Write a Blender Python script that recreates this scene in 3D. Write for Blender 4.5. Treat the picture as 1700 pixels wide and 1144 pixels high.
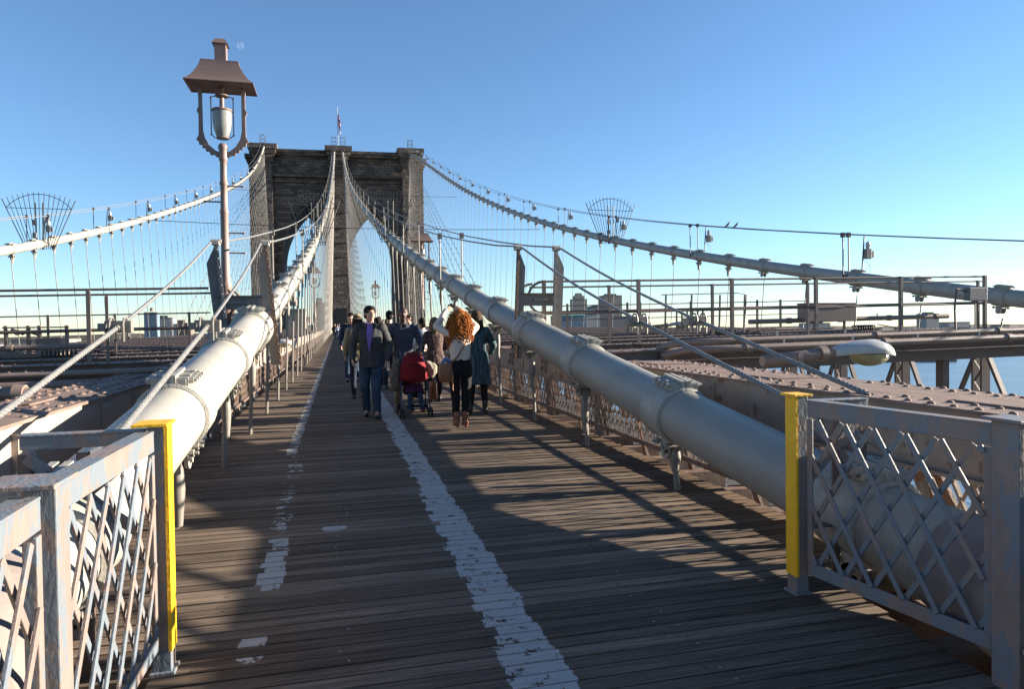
import bpy, bmesh, math, random
from mathutils import Vector, Matrix, noise
random.seed(7)
R = math.radians
for o in list(bpy.data.objects): bpy.data.objects.remove(o)
scn = bpy.context.scene
col = scn.collection
# ---------------------------------------------------------------- camera
SL = .0119                                   # the walkway climbs gently towards the tower
yaw, pit, rol, CH = .2498, -.0184, -.0137, 1.5087
f_ = Vector((math.sin(yaw)*math.cos(pit), math.cos(yaw)*math.cos(pit), math.sin(pit)))
r_ = Vector((math.cos(yaw), -math.sin(yaw), 0)); u_ = r_.cross(f_)
r2 = math.cos(rol)*r_ + math.sin(rol)*u_; u2 = -math.sin(rol)*r_ + math.cos(rol)*u_
M = Matrix((r2, u2, -f_)).transposed().to_4x4(); M.translation = Vector((0, 0, CH))
cd = bpy.data.cameras.new('camera'); cam = bpy.data.objects.new('camera', cd); col.objects.link(cam)
cam.matrix_world = M; cd.sensor_width = 36; cd.lens = 1133/1700*36; cd.clip_start = .05; cd.clip_end = 60000
scn.camera = cam
# ---------------------------------------------------------------- light
EL = R(14.0)
SUN = Vector((math.cos(EL), -.03, math.sin(EL))).normalized()
w = bpy.data.worlds.new('World'); scn.world = w; w.use_nodes = True
nt = w.node_tree; nt.nodes.clear()
sky = nt.nodes.new('ShaderNodeTexSky'); sky.sky_type = 'NISHITA'; sky.sun_disc = False
sky.sun_elevation = EL; sky.sun_rotation = R(91.7); sky.altitude = 0; sky.air_density = .95; sky.dust_density = 0.0; sky.ozone_density = 4.0
bg = nt.nodes.new('ShaderNodeBackground'); bg.inputs[1].default_value = .055
ou = nt.nodes.new('ShaderNodeOutputWorld')
nt.links.new(sky.outputs[0], bg.inputs[0]); nt.links.new(bg.outputs[0], ou.inputs[0])
ld = bpy.data.lights.new('sun', 'SUN'); ld.energy = 5.0; ld.angle = R(.53); ld.color = (1, .88, .72)
lo = bpy.data.objects.new('sun', ld); col.objects.link(lo); lo.rotation_euler = (-SUN).to_track_quat('-Z', 'Y').to_euler()
scn.view_settings.view_transform = 'Standard'; scn.view_settings.look = 'None'
scn.view_settings.exposure = 2.1; scn.view_settings.gamma = 1
scn.render.engine = 'CYCLES'
# ---------------------------------------------------------------- materials
MATS = {}
def mat(name, c, rough=.6, var=.25, sc=6., bump=.15, bsc=40., c2=None, th=.62, sc2=5., met=0., soft=.06, streak=None, spec=.5, coat=0., det=6):
    """paint / stone / cloth: base colour with noise variation, c2 shows through in patches (rust, worn paint)"""
    if name in MATS: return MATS[name]
    c = [k*.45 for k in c]; c2 = [k*.45 for k in c2] if c2 else None
    m = bpy.data.materials.new(name); m.use_nodes = True; t = m.node_tree; N = t.nodes; L = t.links
    b = N['Principled BSDF']; b.inputs['Roughness'].default_value = rough; b.inputs['Metallic'].default_value = met
    b.inputs['Specular IOR Level'].default_value = spec; b.inputs['Coat Weight'].default_value = coat
    tc = N.new('ShaderNodeTexCoord'); src = tc.outputs['Object']
    if streak:
        mp = N.new('ShaderNodeMapping'); mp.inputs['Scale'].default_value = streak; L.new(src, mp.inputs[0]); src2 = mp.outputs[0]
    else: src2 = src
    n1 = N.new('ShaderNodeTexNoise'); n1.inputs['Scale'].default_value = sc; n1.inputs['Detail'].default_value = det; L.new(src2, n1.inputs['Vector'])
    r1 = N.new('ShaderNodeValToRGB'); e = r1.color_ramp.elements
    e[0].position = .3; e[1].position = .7
    e[0].color = (*[k*(1-var) for k in c], 1); e[1].color = (*[min(1, k*(1+var*.7)) for k in c], 1)
    L.new(n1.outputs[0], r1.inputs[0]); cur = r1.outputs[0]
    if c2:
        n2 = N.new('ShaderNodeTexNoise'); n2.inputs['Scale'].default_value = sc2; n2.inputs['Detail'].default_value = 9; n2.inputs['Roughness'].default_value = .68
        L.new(src2, n2.inputs['Vector'])
        r2_ = N.new('ShaderNodeValToRGB'); r2_.color_ramp.elements[0].position = th; r2_.color_ramp.elements[1].position = th+soft
        L.new(n2.outputs[0], r2_.inputs[0])
        mx = N.new('ShaderNodeMix'); mx.data_type = 'RGBA'; L.new(r2_.outputs[0], mx.inputs[0]); L.new(cur, mx.inputs[6]); mx.inputs[7].default_value = (*c2, 1)
        cur = mx.outputs[2]
    L.new(cur, b.inputs['Base Color'])
    if bump:
        n3 = N.new('ShaderNodeTexNoise'); n3.inputs['Scale'].default_value = bsc; n3.inputs['Detail'].default_value = 4; L.new(src2, n3.inputs['Vector'])
        bp = N.new('ShaderNodeBump'); bp.inputs['Strength'].default_value = bump; bp.inputs['Distance'].default_value = .01
        L.new(n3.outputs[0], bp.inputs['Height']); L.new(bp.outputs[0], b.inputs['Normal'])
    MATS[name] = m; return m
PINK = (.42, .30, .235)
m_cable = mat('cable_paint', (.62, .60, .53), .46, .14, 2.2, .25, 14, c2=(.34, .27, .19), th=.57, sc2=2.6, soft=.25)
def wrap_mat():
    m = m_cable.copy(); m.name = 'wrapped_cable_paint'; m.node_tree.nodes['Principled BSDF'].inputs['Roughness'].default_value = .34; m.node_tree.nodes['Principled BSDF'].inputs['Specular IOR Level'].default_value = .65; t = m.node_tree; N = t.nodes; L = t.links
    b = N['Principled BSDF']; tc = [n for n in N if n.type == 'TEX_COORD'][0]
    wv = N.new('ShaderNodeTexWave'); wv.wave_type = 'BANDS'; wv.bands_direction = 'Y'; wv.inputs['Scale'].default_value = 26; wv.inputs['Distortion'].default_value = .35; wv.inputs['Detail Scale'].default_value = .6
    L.new(tc.outputs['Object'], wv.inputs['Vector'])
    bp = N.new('ShaderNodeBump'); bp.inputs['Strength'].default_value = .6; bp.inputs['Distance'].default_value = .01
    old = [n for n in N if n.type == 'BUMP'][0]
    L.new(wv.outputs[0], bp.inputs['Height']); L.new(old.outputs[0], bp.inputs['Normal']); L.new(bp.outputs[0], b.inputs['Normal'])
    return m
m_wrap = wrap_mat()
m_clamp = mat('clamp_paint', (.62, .59, .52), .5, .15, 14, .35, 45, c2=(.36, .26, .17), th=.68, sc2=14)
m_pink = mat('bridge_paint', (.50, .38, .30), .55, .14, 5, .2, 30, c2=(.26, .10, .035), th=.56, sc2=4.5, soft=.08)
m_pinkc = mat('bridge_paint_clean', (.40, .29, .235), .5, .12, 5, .12, 25, c2=(.22, .11, .06), th=.70, sc2=6, soft=.1)
m_cream = mat('cream_chord_paint', (.66, .55, .46), .5, .12, 4, .2, 30, c2=(.28, .12, .05), th=.62, sc2=4., soft=.1)
m_rust = mat('rusty_flange', (.30, .19, .14), .75, .3, 8, .5, 60, c2=(.24, .085, .025), th=.5, sc2=9, soft=.2)
m_top = mat('chord_top_paint', (.40, .27, .215), .8, .28, 7, .5, 70, c2=(.20, .085, .045), th=.50, sc2=4.5, streak=(3, .6, 1), soft=.2)
m_latt = mat('lattice_paint', (.52, .37, .29), .6, .2, 6, .2, 30, c2=(.26, .12, .06), th=.56, sc2=6, soft=.1)
m_sleeve = mat('dusty_sleeve', (.40, .33, .30), .8, .2, 4, .4, 40)
m_brown = mat('brown_steel', (.26, .18, .15), .6, .2, 6, .2, 30, c2=(.16, .08, .05), th=.6, sc2=7)
m_worn_skytint = mat('worn_skytint_rail_paint', (.40, .31, .27), .55, .15, 9, .4, 60, c2=(.26, .31, .36), th=.485, sc2=5, soft=.04, streak=(1,1,.45))  # worn patches; their blue-grey also paints in the sky tint of shade
m_grey = mat('grey_steel', (.25, .26, .27), .5, .12, 6, .15, 30, c2=(.30, .21, .17), th=.66)
m_wire = mat('galvanised_rope', (.33, .33, .32), .45, .15, 20, .1, 60)
m_susp = mat('suspender_paint', (.36, .33, .29), .5, .15, 12, .1, 60, c2=(.26, .17, .12), th=.66)
m_dark = mat('dark_iron', (.06, .055, .055), .6, .2, 10, .1, 40)
m_yel = mat('yellow_paint', (1.6, .86, .015), .55, .10, 12, .5, 40, c2=(.5, .36, .12), th=.66, sc2=9)
m_white = mat('white_enamel', (.72, .73, .72), .35, .06, 5, .05, 20)
m_yglass = mat('yellowed_lens', (.62, .55, .30), .12, .15, 8, .05, 30)
m_lamp = mat('lamp_post_paint', (.38, .255, .215), .5, .1, 5, .1, 30, c2=(.26, .13, .1), th=.66)
m_frost = mat('frosted_glass', (.42, .43, .41), .25, .1, 7, .03, 20)
m_road = mat('asphalt', (.055, .055, .06), .85, .2, 1.5, .3, 60)
m_steel = mat('brushed_steel', (.5, .5, .5), .3, .1, 10, 0, met=.9)

def wood_mat():
    m = bpy.data.materials.new('weathered_deck_boards'); m.use_nodes = True; t = m.node_tree; N = t.nodes; L = t.links
    b = N['Principled BSDF']; b.inputs['Roughness'].default_value = .88; b.inputs['Specular IOR Level'].default_value = .12
    tc = N.new('ShaderNodeTexCoord'); sx = N.new('ShaderNodeSeparateXYZ'); L.new(tc.outputs['Object'], sx.inputs[0])
    def mth(op, a, b_=None, c=None):
        n = N.new('ShaderNodeMath'); n.operation = op
        for i, v in enumerate((a, b_, c)):
            if v is None: continue
            if isinstance(v, (int, float)): n.inputs[i].default_value = v
            else: L.new(v, n.inputs[i])
        return n.outputs[0]
    X, Y = sx.outputs[0], sx.outputs[1]
    pid = mth('FLOOR', mth('MULTIPLY', Y, 10.0))
    def wn(off):
        n = N.new('ShaderNodeTexWhiteNoise'); n.noise_dimensions = '1D'; L.new(mth('ADD', pid, off), n.inputs['W']); return n.outputs['Value']
    r0 = wn(.5); cx = N.new('ShaderNodeCombineXYZ')
    L.new(mth('MULTIPLY', X, 1.3), cx.inputs[0]); L.new(mth('MULTIPLY', Y, 42.), cx.inputs[1]); L.new(mth('MULTIPLY', r0, 40.), cx.inputs[2])
    g = N.new('ShaderNodeTexNoise'); g.inputs['Scale'].default_value = 1.6; g.inputs['Detail'].default_value = 8; g.inputs['Roughness'].default_value = .65; L.new(cx.outputs[0], g.inputs['Vector'])
    rp = N.new('ShaderNodeValToRGB'); e = rp.color_ramp.elements
    e[0].position = .28; e[0].color = (.060, .046, .037, 1); e[1].position = .75; e[1].color = (.235, .178, .133, 1)
    k = rp.color_ramp.elements.new(.5); k.color = (.132, .100, .076, 1)
    L.new(g.outputs[0], rp.inputs[0])
    tone = mth('ADD', .62, mth('MULTIPLY', wn(7.3), .62))
    big = N.new('ShaderNodeTexNoise'); big.inputs['Scale'].default_value = .9; big.inputs['Detail'].default_value = 3; L.new(tc.outputs['Object'], big.inputs['Vector'])
    tone = mth('MULTIPLY', tone, mth('ADD', .7, mth('MULTIPLY', big.outputs[0], .6)))
    mv = N.new('ShaderNodeMix'); mv.data_type = 'RGBA'; mv.blend_type = 'MULTIPLY'; mv.inputs[0].default_value = 1
    cb = N.new('ShaderNodeCombineColor'); [L.new(tone, cb.inputs[i]) for i in range(3)]
    L.new(rp.outputs[0], mv.inputs[6]); L.new(cb.outputs[0], mv.inputs[7]); cur = mv.outputs[2]
    # rust stain along the right edge
    st = N.new('ShaderNodeTexNoise'); st.inputs['Scale'].default_value = 2.2; st.inputs['Detail'].default_value = 6; L.new(cx.outputs[0], st.inputs['Vector'])
    edge = mth('MULTIPLY', mth('MINIMUM', 1., mth('MAXIMUM', 0., mth('MULTIPLY', mth('SUBTRACT', X, 2.55), 1.1))), mth('MINIMUM', 1., mth('MAXIMUM', 0., mth('MULTIPLY', mth('SUBTRACT', st.outputs[0], .42), 5.))))
    mr = N.new('ShaderNodeMix'); mr.data_type = 'RGBA'; L.new(mth('MULTIPLY', edge, .7), mr.inputs[0]); L.new(cur, mr.inputs[6]); mr.inputs[7].default_value = (.15, .065, .022, 1); cur = mr.outputs[2]
    # painted lines, worn board by board
    fine = N.new('ShaderNodeTexNoise'); fine.inputs['Scale'].default_value = 15; fine.inputs['Detail'].default_value = 6; fine.inputs['Roughness'].default_value = .7; L.new(tc.outputs['Object'], fine.inputs['Vector'])
    med = N.new('ShaderNodeTexNoise'); med.inputs['Scale'].default_value = 2.4; med.inputs['Detail'].default_value = 3; L.new(tc.outputs['Object'], med.inputs['Vector'])
    rag = mth('MULTIPLY', mth('SUBTRACT', fine.outputs[0], .5), .07)
    def band(x0, x1, j0, j1, seed):
        a = mth('GREATER_THAN', X, mth('ADD', mth('ADD', x0, rag), mth('MULTIPLY', mth('SUBTRACT', wn(seed), .5), j0)))
        c = mth('LESS_THAN', X, mth('ADD', mth('ADD', x1, rag), mth('MULTIPLY', mth('SUBTRACT', wn(seed+3.1), .5), j1)))
        return mth('MULTIPLY', a, c)
    def rng(y0, y1): return mth('MULTIPLY', mth('GREATER_THAN', Y, y0), mth('LESS_THAN', Y, y1))
    c1 = mth('MULTIPLY', band(.70, .945, .07, .035, 11.), mth('GREATER_THAN', mth('ADD', fine.outputs[0], mth('MULTIPLY', med.outputs[0], .30)), .548))
    worn = mth('ADD', fine.outputs[0], mth('MULTIPLY', mth('SUBTRACT', wn(31.), .5), .25))
    near = mth('MULTIPLY', band(-.475, -.35, .05, .03, 21.), mth('MULTIPLY', mth('MAXIMUM', mth('MAXIMUM', rng(3.2, 3.3), rng(3.4, 3.5)), rng(4.1, 5.1)), mth('GREATER_THAN', worn, .45)))
    midl = mth('MULTIPLY', mth('MULTIPLY', band(-.53, -.40, .05, .04, 22.), rng(5.1, 8.4)), mth('GREATER_THAN', worn, .58))
    farl = mth('MULTIPLY', mth('MULTIPLY', band(-.62, -.50, .03, .03, 23.), rng(8.4, 160.)), mth('GREATER_THAN', worn, .44))
    dx = mth('MULTIPLY', mth('SUBTRACT', X, -.05), 9.); dy = mth('MULTIPLY', mth('SUBTRACT', Y, 5.24), 12.)
    spot = mth('MULTIPLY', mth('LESS_THAN', mth('ADD', mth('MULTIPLY', dx, dx), mth('MULTIPLY', dy, dy)), .7), mth('LESS_THAN', Y, 5.29))
    msk = mth('MINIMUM', 1., mth('ADD', mth('ADD', c1, spot), mth('ADD', near, mth('ADD', midl, farl))))
    pm = N.new('ShaderNodeMix'); pm.data_type = 'RGBA'; ck = N.new('ShaderNodeTexVoronoi'); ck.feature = 'DISTANCE_TO_EDGE'; ck.inputs['Scale'].default_value = 14; L.new(cx.outputs[0], ck.inputs['Vector'])
    crk = mth('MINIMUM', 1., mth('ADD', .45, mth('MULTIPLY', ck.outputs['Distance'], 12.)))
    L.new(mth('MULTIPLY', mth('MULTIPLY', msk, .92), mth('MULTIPLY', crk, mth('MINIMUM', 1., mth('ADD', .55, mth('MULTIPLY', g.outputs[0], .8))))), pm.inputs[0]); L.new(cur, pm.inputs[6]); pm.inputs[7].default_value = (.40, .395, .38, 1)
    L.new(pm.outputs[2], b.inputs['Base Color'])
    bp = N.new('ShaderNodeBump'); bp.inputs['Strength'].default_value = .5; bp.inputs['Distance'].default_value = .004
    L.new(g.outputs[0], bp.inputs['Height']); L.new(bp.outputs[0], b.inputs['Normal'])
    return m
m_wood = wood_mat()

def stone_mat():
    m = bpy.data.materials.new('tower_stone'); m.use_nodes = True; t = m.node_tree; N = t.nodes; L = t.links
    b = N['Principled BSDF']; b.inputs['Roughness'].default_value = .9
    tc = N.new('ShaderNodeTexCoord'); sx = N.new('ShaderNodeSeparateXYZ'); L.new(tc.outputs['Object'], sx.inputs[0])
    ad = N.new('ShaderNodeMath'); ad.operation = 'ADD'; L.new(sx.outputs[0], ad.inputs[0]); L.new(sx.outputs[1], ad.inputs[1])
    cx = N.new('ShaderNodeCombineXYZ'); L.new(ad.outputs[0], cx.inputs[0]); L.new(sx.outputs[2], cx.inputs[1])
    br = N.new('ShaderNodeTexBrick'); L.new(cx.outputs[0], br.inputs[0])
    for k, v in (('Scale', 1.), ('Mortar Size', .045), ('Brick Width', 1.5), ('Row Height', .62), ('Bias', -.2)): br.inputs[k].default_value = v
    br.inputs['Color1'].default_value = (.115, .094, .078, 1); br.inputs['Color2'].default_value = (.29, .24, .20, 1); br.inputs['Mortar'].default_value = (.045, .037, .032, 1)
    n = N.new('ShaderNodeTexNoise'); n.inputs['Scale'].default_value = .35; n.inputs['Detail'].default_value = 8; n.inputs['Roughness'].default_value = .7; L.new(tc.outputs['Object'], n.inputs['Vector'])
    r = N.new('ShaderNodeValToRGB'); r.color_ramp.elements[0].position = .35; r.color_ramp.elements[0].color = (.5, .46, .44, 1); r.color_ramp.elements[1].position = .7; r.color_ramp.elements[1].color = (1, .95, .9, 1)
    L.new(n.outputs[0], r.inputs[0])
    mx = N.new('ShaderNodeMix'); mx.data_type = 'RGBA'; mx.blend_type = 'MULTIPLY'; mx.inputs[0].default_value = 1; L.new(br.outputs[0], mx.inputs[6]); L.new(r.outputs[0], mx.inputs[7])
    L.new(mx.outputs[2], b.inputs['Base Color'])
    bp = N.new('ShaderNodeBump'); bp.inputs['Strength'].default_value = 1; bp.inputs['Distance'].default_value = .12
    n4 = N.new('ShaderNodeTexNoise'); n4.inputs['Scale'].default_value = 2; n4.inputs['Detail'].default_value = 5; L.new(tc.outputs['Object'], n4.inputs['Vector'])
    mm = N.new('ShaderNodeMath'); mm.operation = 'SUBTRACT'; L.new(n4.outputs[0], mm.inputs[0]); L.new(br.outputs['Fac'], mm.inputs[1])
    L.new(mm.outputs[0], bp.inputs['Height']); L.new(bp.outputs[0], b.inputs['Normal'])
    return m
m_stone = stone_mat()
# ---------------------------------------------------------------- mesh helpers
def yz(x, y, z): return Vector((x, y, z + SL*y))          # deck coordinates -> world
class MB:
    def __init__(s, deck=True): s.v = []; s.f = []; s.mi = []; s.deck = deck; s.cur = 0
    def _a(s, vs, fs):
        n = len(s.v); s.v += [tuple(p) for p in vs]; s.f += [tuple(i+n for i in f) for f in fs]; s.mi += [s.cur]*len(fs)
    def box(s, x0, x1, y0, y1, z0, z1):
        s._a([(x0,y0,z0),(x1,y0,z0),(x1,y1,z0),(x0,y1,z0),(x0,y0,z1),(x1,y0,z1),(x1,y1,z1),(x0,y1,z1)],
             [(3,2,1,0),(4,5,6,7),(0,1,5,4),(1,2,6,5),(2,3,7,6),(3,0,4,7)])
    def bar(s, p, q, w, h, up=(0,0,1)):
        p = Vector(p); q = Vector(q); d = (q-p).normalized(); u = Vector(up)
        if abs(d.dot(u)) > .98: u = Vector((0,1,0))
        a = d.cross(u).normalized()*w/2; b = a.cross(d).normalized()*h/2
        s._a([p-a-b, p+a-b, p+a+b, p-a+b, q-a-b, q+a-b, q+a+b, q-a+b], [(0,1,2,3),(7,6,5,4),(4,5,1,0),(5,6,2,1),(6,7,3,2),(7,4,0,3)])
    def tube(s, pts, rad, n=8, cap=True, twist=0, lobes=0, la=0):
        pts = [Vector(p) for p in pts]; k = len(pts)
        if not hasattr(rad, '__len__'): rad = [rad]*k
        t = (pts[1]-pts[0]).normalized(); u = Vector((0,0,1)) if abs(t.z) < .95 else Vector((1,0,0))
        a = t.cross(u).normalized(); vs = []; dist = 0
        for i in range(k):
            t2 = (pts[min(i+1,k-1)]-pts[max(i-1,0)]).normalized()
            a = (a - t2*a.dot(t2)).normalized(); b = t2.cross(a)
            if i: dist += (pts[i]-pts[i-1]).length
            for j in range(n):
                th = 2*math.pi*j/n; r = rad[i]
                if lobes: r *= 1 + la*math.cos(lobes*(th - twist*dist))
                vs.append(pts[i] + a*math.cos(th)*r + b*math.sin(th)*r)
        fs = [(i*n+j, i*n+(j+1)%n, (i+1)*n+(j+1)%n, (i+1)*n+j) for i in range(k-1) for j in range(n)]
        if cap: fs += [tuple(range(n))[::-1], tuple(range((k-1)*n, k*n))]
        s._a(vs, fs)
    def cyl(s, p, q, r, n=8, r2=None): s.tube([p, q], [r, r if r2 is None else r2], n)
    def ball(s, c, r, n=8, m=5, sc=(1,1,1), half=False):
        vs = []; top = m if not half else m
        lo_ = -math.pi/2 if not half else 0
        for i in range(m+1):
            ph = lo_ + (math.pi/2-lo_)*i/m
            for j in range(n):
                th = 2*math.pi*j/n
                vs.append((c[0]+r*sc[0]*math.cos(ph)*math.cos(th), c[1]+r*sc[1]*math.cos(ph)*math.sin(th), c[2]+r*sc[2]*math.sin(ph)))
        s._a(vs, [(i*n+j, i*n+(j+1)%n, (i+1)*n+(j+1)%n, (i+1)*n+j) for i in range(m) for j in range(n)])
    def prism(s, poly, o, ax, ay, th):
        """polygon poly (a,b) in plane o + a*ax + b*ay, extruded by th along the normal"""
        o = Vector(o); ax = Vector(ax); ay = Vector(ay); nn = ax.cross(ay).normalized()*th; k = len(poly)
        vs = [o+ax*a+ay*b for a, b in poly] + [o+ax*a+ay*b+nn for a, b in poly]
        s._a(vs, [tuple(range(k))[::-1], tuple(range(k, 2*k))] + [(i, (i+1)%k, k+(i+1)%k, k+i) for i in range(k)])
    def lathe(s, prof, c, n=16, ax='Z'):
        vs = []
        for r, z in prof:
            for j in range(n):
                th = 2*math.pi*j/n; vs.append((c[0]+r*math.cos(th), c[1]+r*math.sin(th), c[2]+z))
        k = len(prof); s._a(vs, [(i*n+j, i*n+(j+1)%n, (i+1)*n+(j+1)%n, (i+1)*n+j) for i in range(k-1) for j in range(n)])
    def build(s, name, m, parent=None, at=None, smooth=False, bev=0, kind=None, label=None, sharp=35):
        me = bpy.data.meshes.new(name)
        vs = [(x, y, z+SL*y) if s.deck else (x, y, z) for x, y, z in s.v]
        o_ = Vector((0,0,0))
        if at is not None: o_ = (yz(*at) if s.deck else Vector(at))
        elif parent is not None and parent.get('_o') is not None: o_ = Vector(parent['_o'])
        me.from_pydata([(x-o_.x, y-o_.y, z-o_.z) for x, y, z in vs], [], s.f); me.validate(); me.update()
        for mm in (m if isinstance(m, (list, tuple)) else [m]): me.materials.append(mm)
        if any(s.mi) and len(me.polygons) == len(s.mi): me.polygons.foreach_set('material_index', s.mi)
        bm = bmesh.new(); bm.from_mesh(me); bmesh.ops.recalc_face_normals(bm, faces=bm.faces); bm.to_mesh(me); bm.free()
        if smooth: me.shade_smooth(); me.set_sharp_from_angle(angle=R(sharp))
        o = bpy.data.objects.new(name, me); col.objects.link(o); o['_o'] = tuple(o_)
        if parent is not None: o.parent = parent
        else: o.location = o_
        if bev:
            b = o.modifiers.new('bevel', 'BEVEL'); b.width = bev; b.segments = 2; b.limit_method = 'ANGLE'; b.angle_limit = R(40)
        if kind: o['kind'] = kind
        if label: o['label'] = label
        return o
def tag(o, label, cat, group=None):
    o['label'] = label; o['category'] = cat
    if group: o['group'] = group
    return o
def thing(name, label, cat, at=(0,0,0), group=None, deck=True):
    o = bpy.data.objects.new(name, None); col.objects.link(o); o.empty_display_size = .1
    p = yz(*at) if deck else Vector(at); o.location = p; o['_o'] = tuple(p)
    return tag(o, label, cat, group)
def dup(o, **kw):
    c = o.copy(); col.objects.link(c)
    for k, v in kw.items(): setattr(c, k, v)
    return c
def copy_tree(o, loc=None, parent=None):
    c = o.copy(); col.objects.link(c); c.parent = parent
    if loc is not None: c.location = loc; c['_o'] = tuple(loc)
    for ch in [k for k in o.children]: copy_tree(ch, None, c)
    return c
ORD = ['nearest', 'second', 'third', 'fourth', 'fifth', 'sixth', 'seventh', 'eighth', 'ninth', 'tenth', 'eleventh', 'twelfth']
# ================================================================ SETTING
rd = random.Random
# water, far shore
b = MB(False); Wd = 30000
b._a([(-Wd,-6000,-38),(Wd,-6000,-38),(Wd,Wd,-38),(-Wd,Wd,-38)], [(0,1,2,3)])
m_water = mat('river_water', (.16, .24, .33), .28, .25, .02, 1.0, .35, streak=(1, .35, 1))
for n in m_water.node_tree.nodes:
    if n.type == 'BUMP': n.inputs['Distance'].default_value = .5
b.build('water', m_water, kind='structure')
m_land = mat('shore_land', (.20, .17, .15), .9, .4, .01, 0, c2=(.08, .10, .05), th=.5, sc2=.008)
def land(name, pts, z0, z1, m=None):
    b = MB(False); k = len(pts)
    b._a([(x,y,z0) for x,y in pts]+[(x,y,z1) for x,y in pts], [tuple(range(k,2*k))]+[(i,(i+1)%k,k+(i+1)%k,k+i) for i in range(k)])
    return b.build(name, m or m_land, kind='structure')
land('far_shore', [(-9000,760),(-300,700),(330,760),(520,850),(700,900),(900,960),(1700,1150),(9000,1400),(9000,9000),(-9000,9000)], -39, -35.5)
land('near_shore', [(-900,-900),(160,-900),(130,40),(60,60),(-900,60)], -39, -36)
m_pier = mat('pier_concrete', (.42, .38, .33), .85, .2, .02, 0)
def pier(x0, y0, dx, dy, wd, label, shed=0):
    b = MB(False); d = Vector((dx, dy)); n = Vector((-dy, dx)).normalized()*wd/2; p = Vector((x0, y0)); q = p+d
    P = [p-n, q-n, q+n, p+n]
    b._a([(v.x,v.y,-38.2) for v in P]+[(v.x,v.y,-35) for v in P], [(4,5,6,7)]+[(i,(i+1)%4,4+(i+1)%4,4+i) for i in range(4)])
    if shed:
        c = (p+q)/2; e = d*.36; n2 = n*.6; Q = [c-e-n2, c+e-n2, c+e+n2, c-e+n2]
        b._a([(v.x,v.y,-35) for v in Q]+[(v.x,v.y,-35+shed) for v in Q], [(4,5,6,7)]+[(i,(i+1)%4,4+(i+1)%4,4+i) for i in range(4)])
    tag(b.build('pier', m_pier, at=(x0,y0,-38)), label, 'pier', 'piers on the far shore')
pier(900, 980, 8, -245, 34, 'pale long pier on the far shore reaching furthest right', 5)
pier(700, 920, -60, -310, 40, 'pale pier with low sheds on the far shore, behind the lamp head', 6)
pier(520, 860, -45, -215, 26, 'short pale pier on the far shore, left of the other two')
# boardwalk
b = MB(); q = rd(3)
y = -6.0
while y < 158.5:
    if y < 3.15: x0, x1 = -.80+q.uniform(-.02,.02), 2.52+.24*max(0,min(1,(y-1.6)/1.5))+q.uniform(-.03,.03)
    else: x0, x1 = -1.66+q.uniform(-.01,.01), 3.36+q.uniform(-.02,.02)
    dz = q.uniform(-.0025,.0025); g = q.uniform(.0055,.0085)
    b.box(x0, x1, y+g, y+.1-g+.002, -.04+dz, dz); y += .1
deck = b.build('boardwalk', m_wood, kind='structure')
# screws and nail holes
b = MB(); q = rd(5)
for X0, m_i in ((-.02,0),(.03,0),(1.52,0),(1.60,0),(-.62,1),(1.9,1)):
    for i in range(10, 90):
        if q.random() < (.45 if X0 > -.5 else .3): continue
        y = .1*i+q.choice((.03,.06)); x = X0+q.uniform(-.02,.02)
        b.cur = 1 if q.random() < .35 else m_i; r = .0075
        b._a([(x+r*math.cos(t*math.pi/3), y+r*math.sin(t*math.pi/3), .0042) for t in range(6)], [tuple(range(6))])
b.build('deck_screws', [m_steel, m_dark], kind='stuff')
# framing under the boards
b = MB(); q = rd(6)
for i in range(-3, 68):
    y = 1.0+2.286*i+.01
    for yy in ((y, y+.76, y+1.52) if i < 6 else (y,)):
        b.box(-1.8, 3.9, yy, yy+.16, -.34, -.045)
for X0 in (-1.4, -.2, 1.0, 2.2, 3.1): b.box(X0, X0+.12, -6, 158, -.30, -.05-.012)
b.build('boardwalk_framing', m_rust, kind='structure')
# roads
for nm, x0, x1 in (('road', 3.95, 14.3), ('road', -12.6, -2.3)):
    b = MB(); b.box(x0, x1, -20, 165, -3.75, -3.4); b.build(nm, m_road, kind='structure')
    b = MB()
    for k in range(2):
        xx = x0+(x1-x0)*(k+1)/3
        for i in range(40): b.box(xx-.06, xx+.06, -18+i*4.5, -16+i*4.5, -3.4, -3.396)
    b.build('road_marking', mat('road_paint', (.6,.6,.58), .7), kind='structure')
# ================================================================ TOWER
b = MB(False); D = 14.0
HM = lambda z: 28.4+(z-28.4)*.874
def TW(b, x0, x1, y0, y1, z0, z1, bat=0):
    b._a([(x0-bat,y0-bat,z0),(x1+bat,y0-bat,z0),(x1+bat,y1+bat,z0),(x0-bat,y1+bat,z0),(x0,y0,z1),(x1,y0,z1),(x1,y1,z1),(x0,y1,z1)],
         [(3,2,1,0),(4,5,6,7),(0,1,5,4),(1,2,6,5),(2,3,7,6),(3,0,4,7)])
tower = thing('stone_bridge_tower', 'dark brown stone bridge tower with two tall pointed arches at the end of the walkway', 'tower', (.87, 160, 0), deck=False)
TZ = SL*160; tower.location.z = TZ; tower['_o'] = (0, 0, 0)
def tb(name, b, m=None):
    for i, (x, y, z) in enumerate(b.v): b.v[i] = (x, y, (z if z < 28.4 else 28.4+(z-28.4)*.874)+.018*x)
    return b.build(name, m or m_stone, tower)
AX, AH, ZS, ZA = 7.2, 5.25, 16.0, 28.3
RR = (AH*AH+(ZA-ZS)**2)/(2*AH)
def half(z): return AH if z <= ZS else max(0, math.sqrt(max(0, RR*RR-(z-ZS)**2))-(RR-AH))
zs = [ -6, ZS]+[ZS+(ZA-ZS)*math.sin(math.pi/2*i/14) for i in range(1, 15)]
ZB = 35.0
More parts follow.
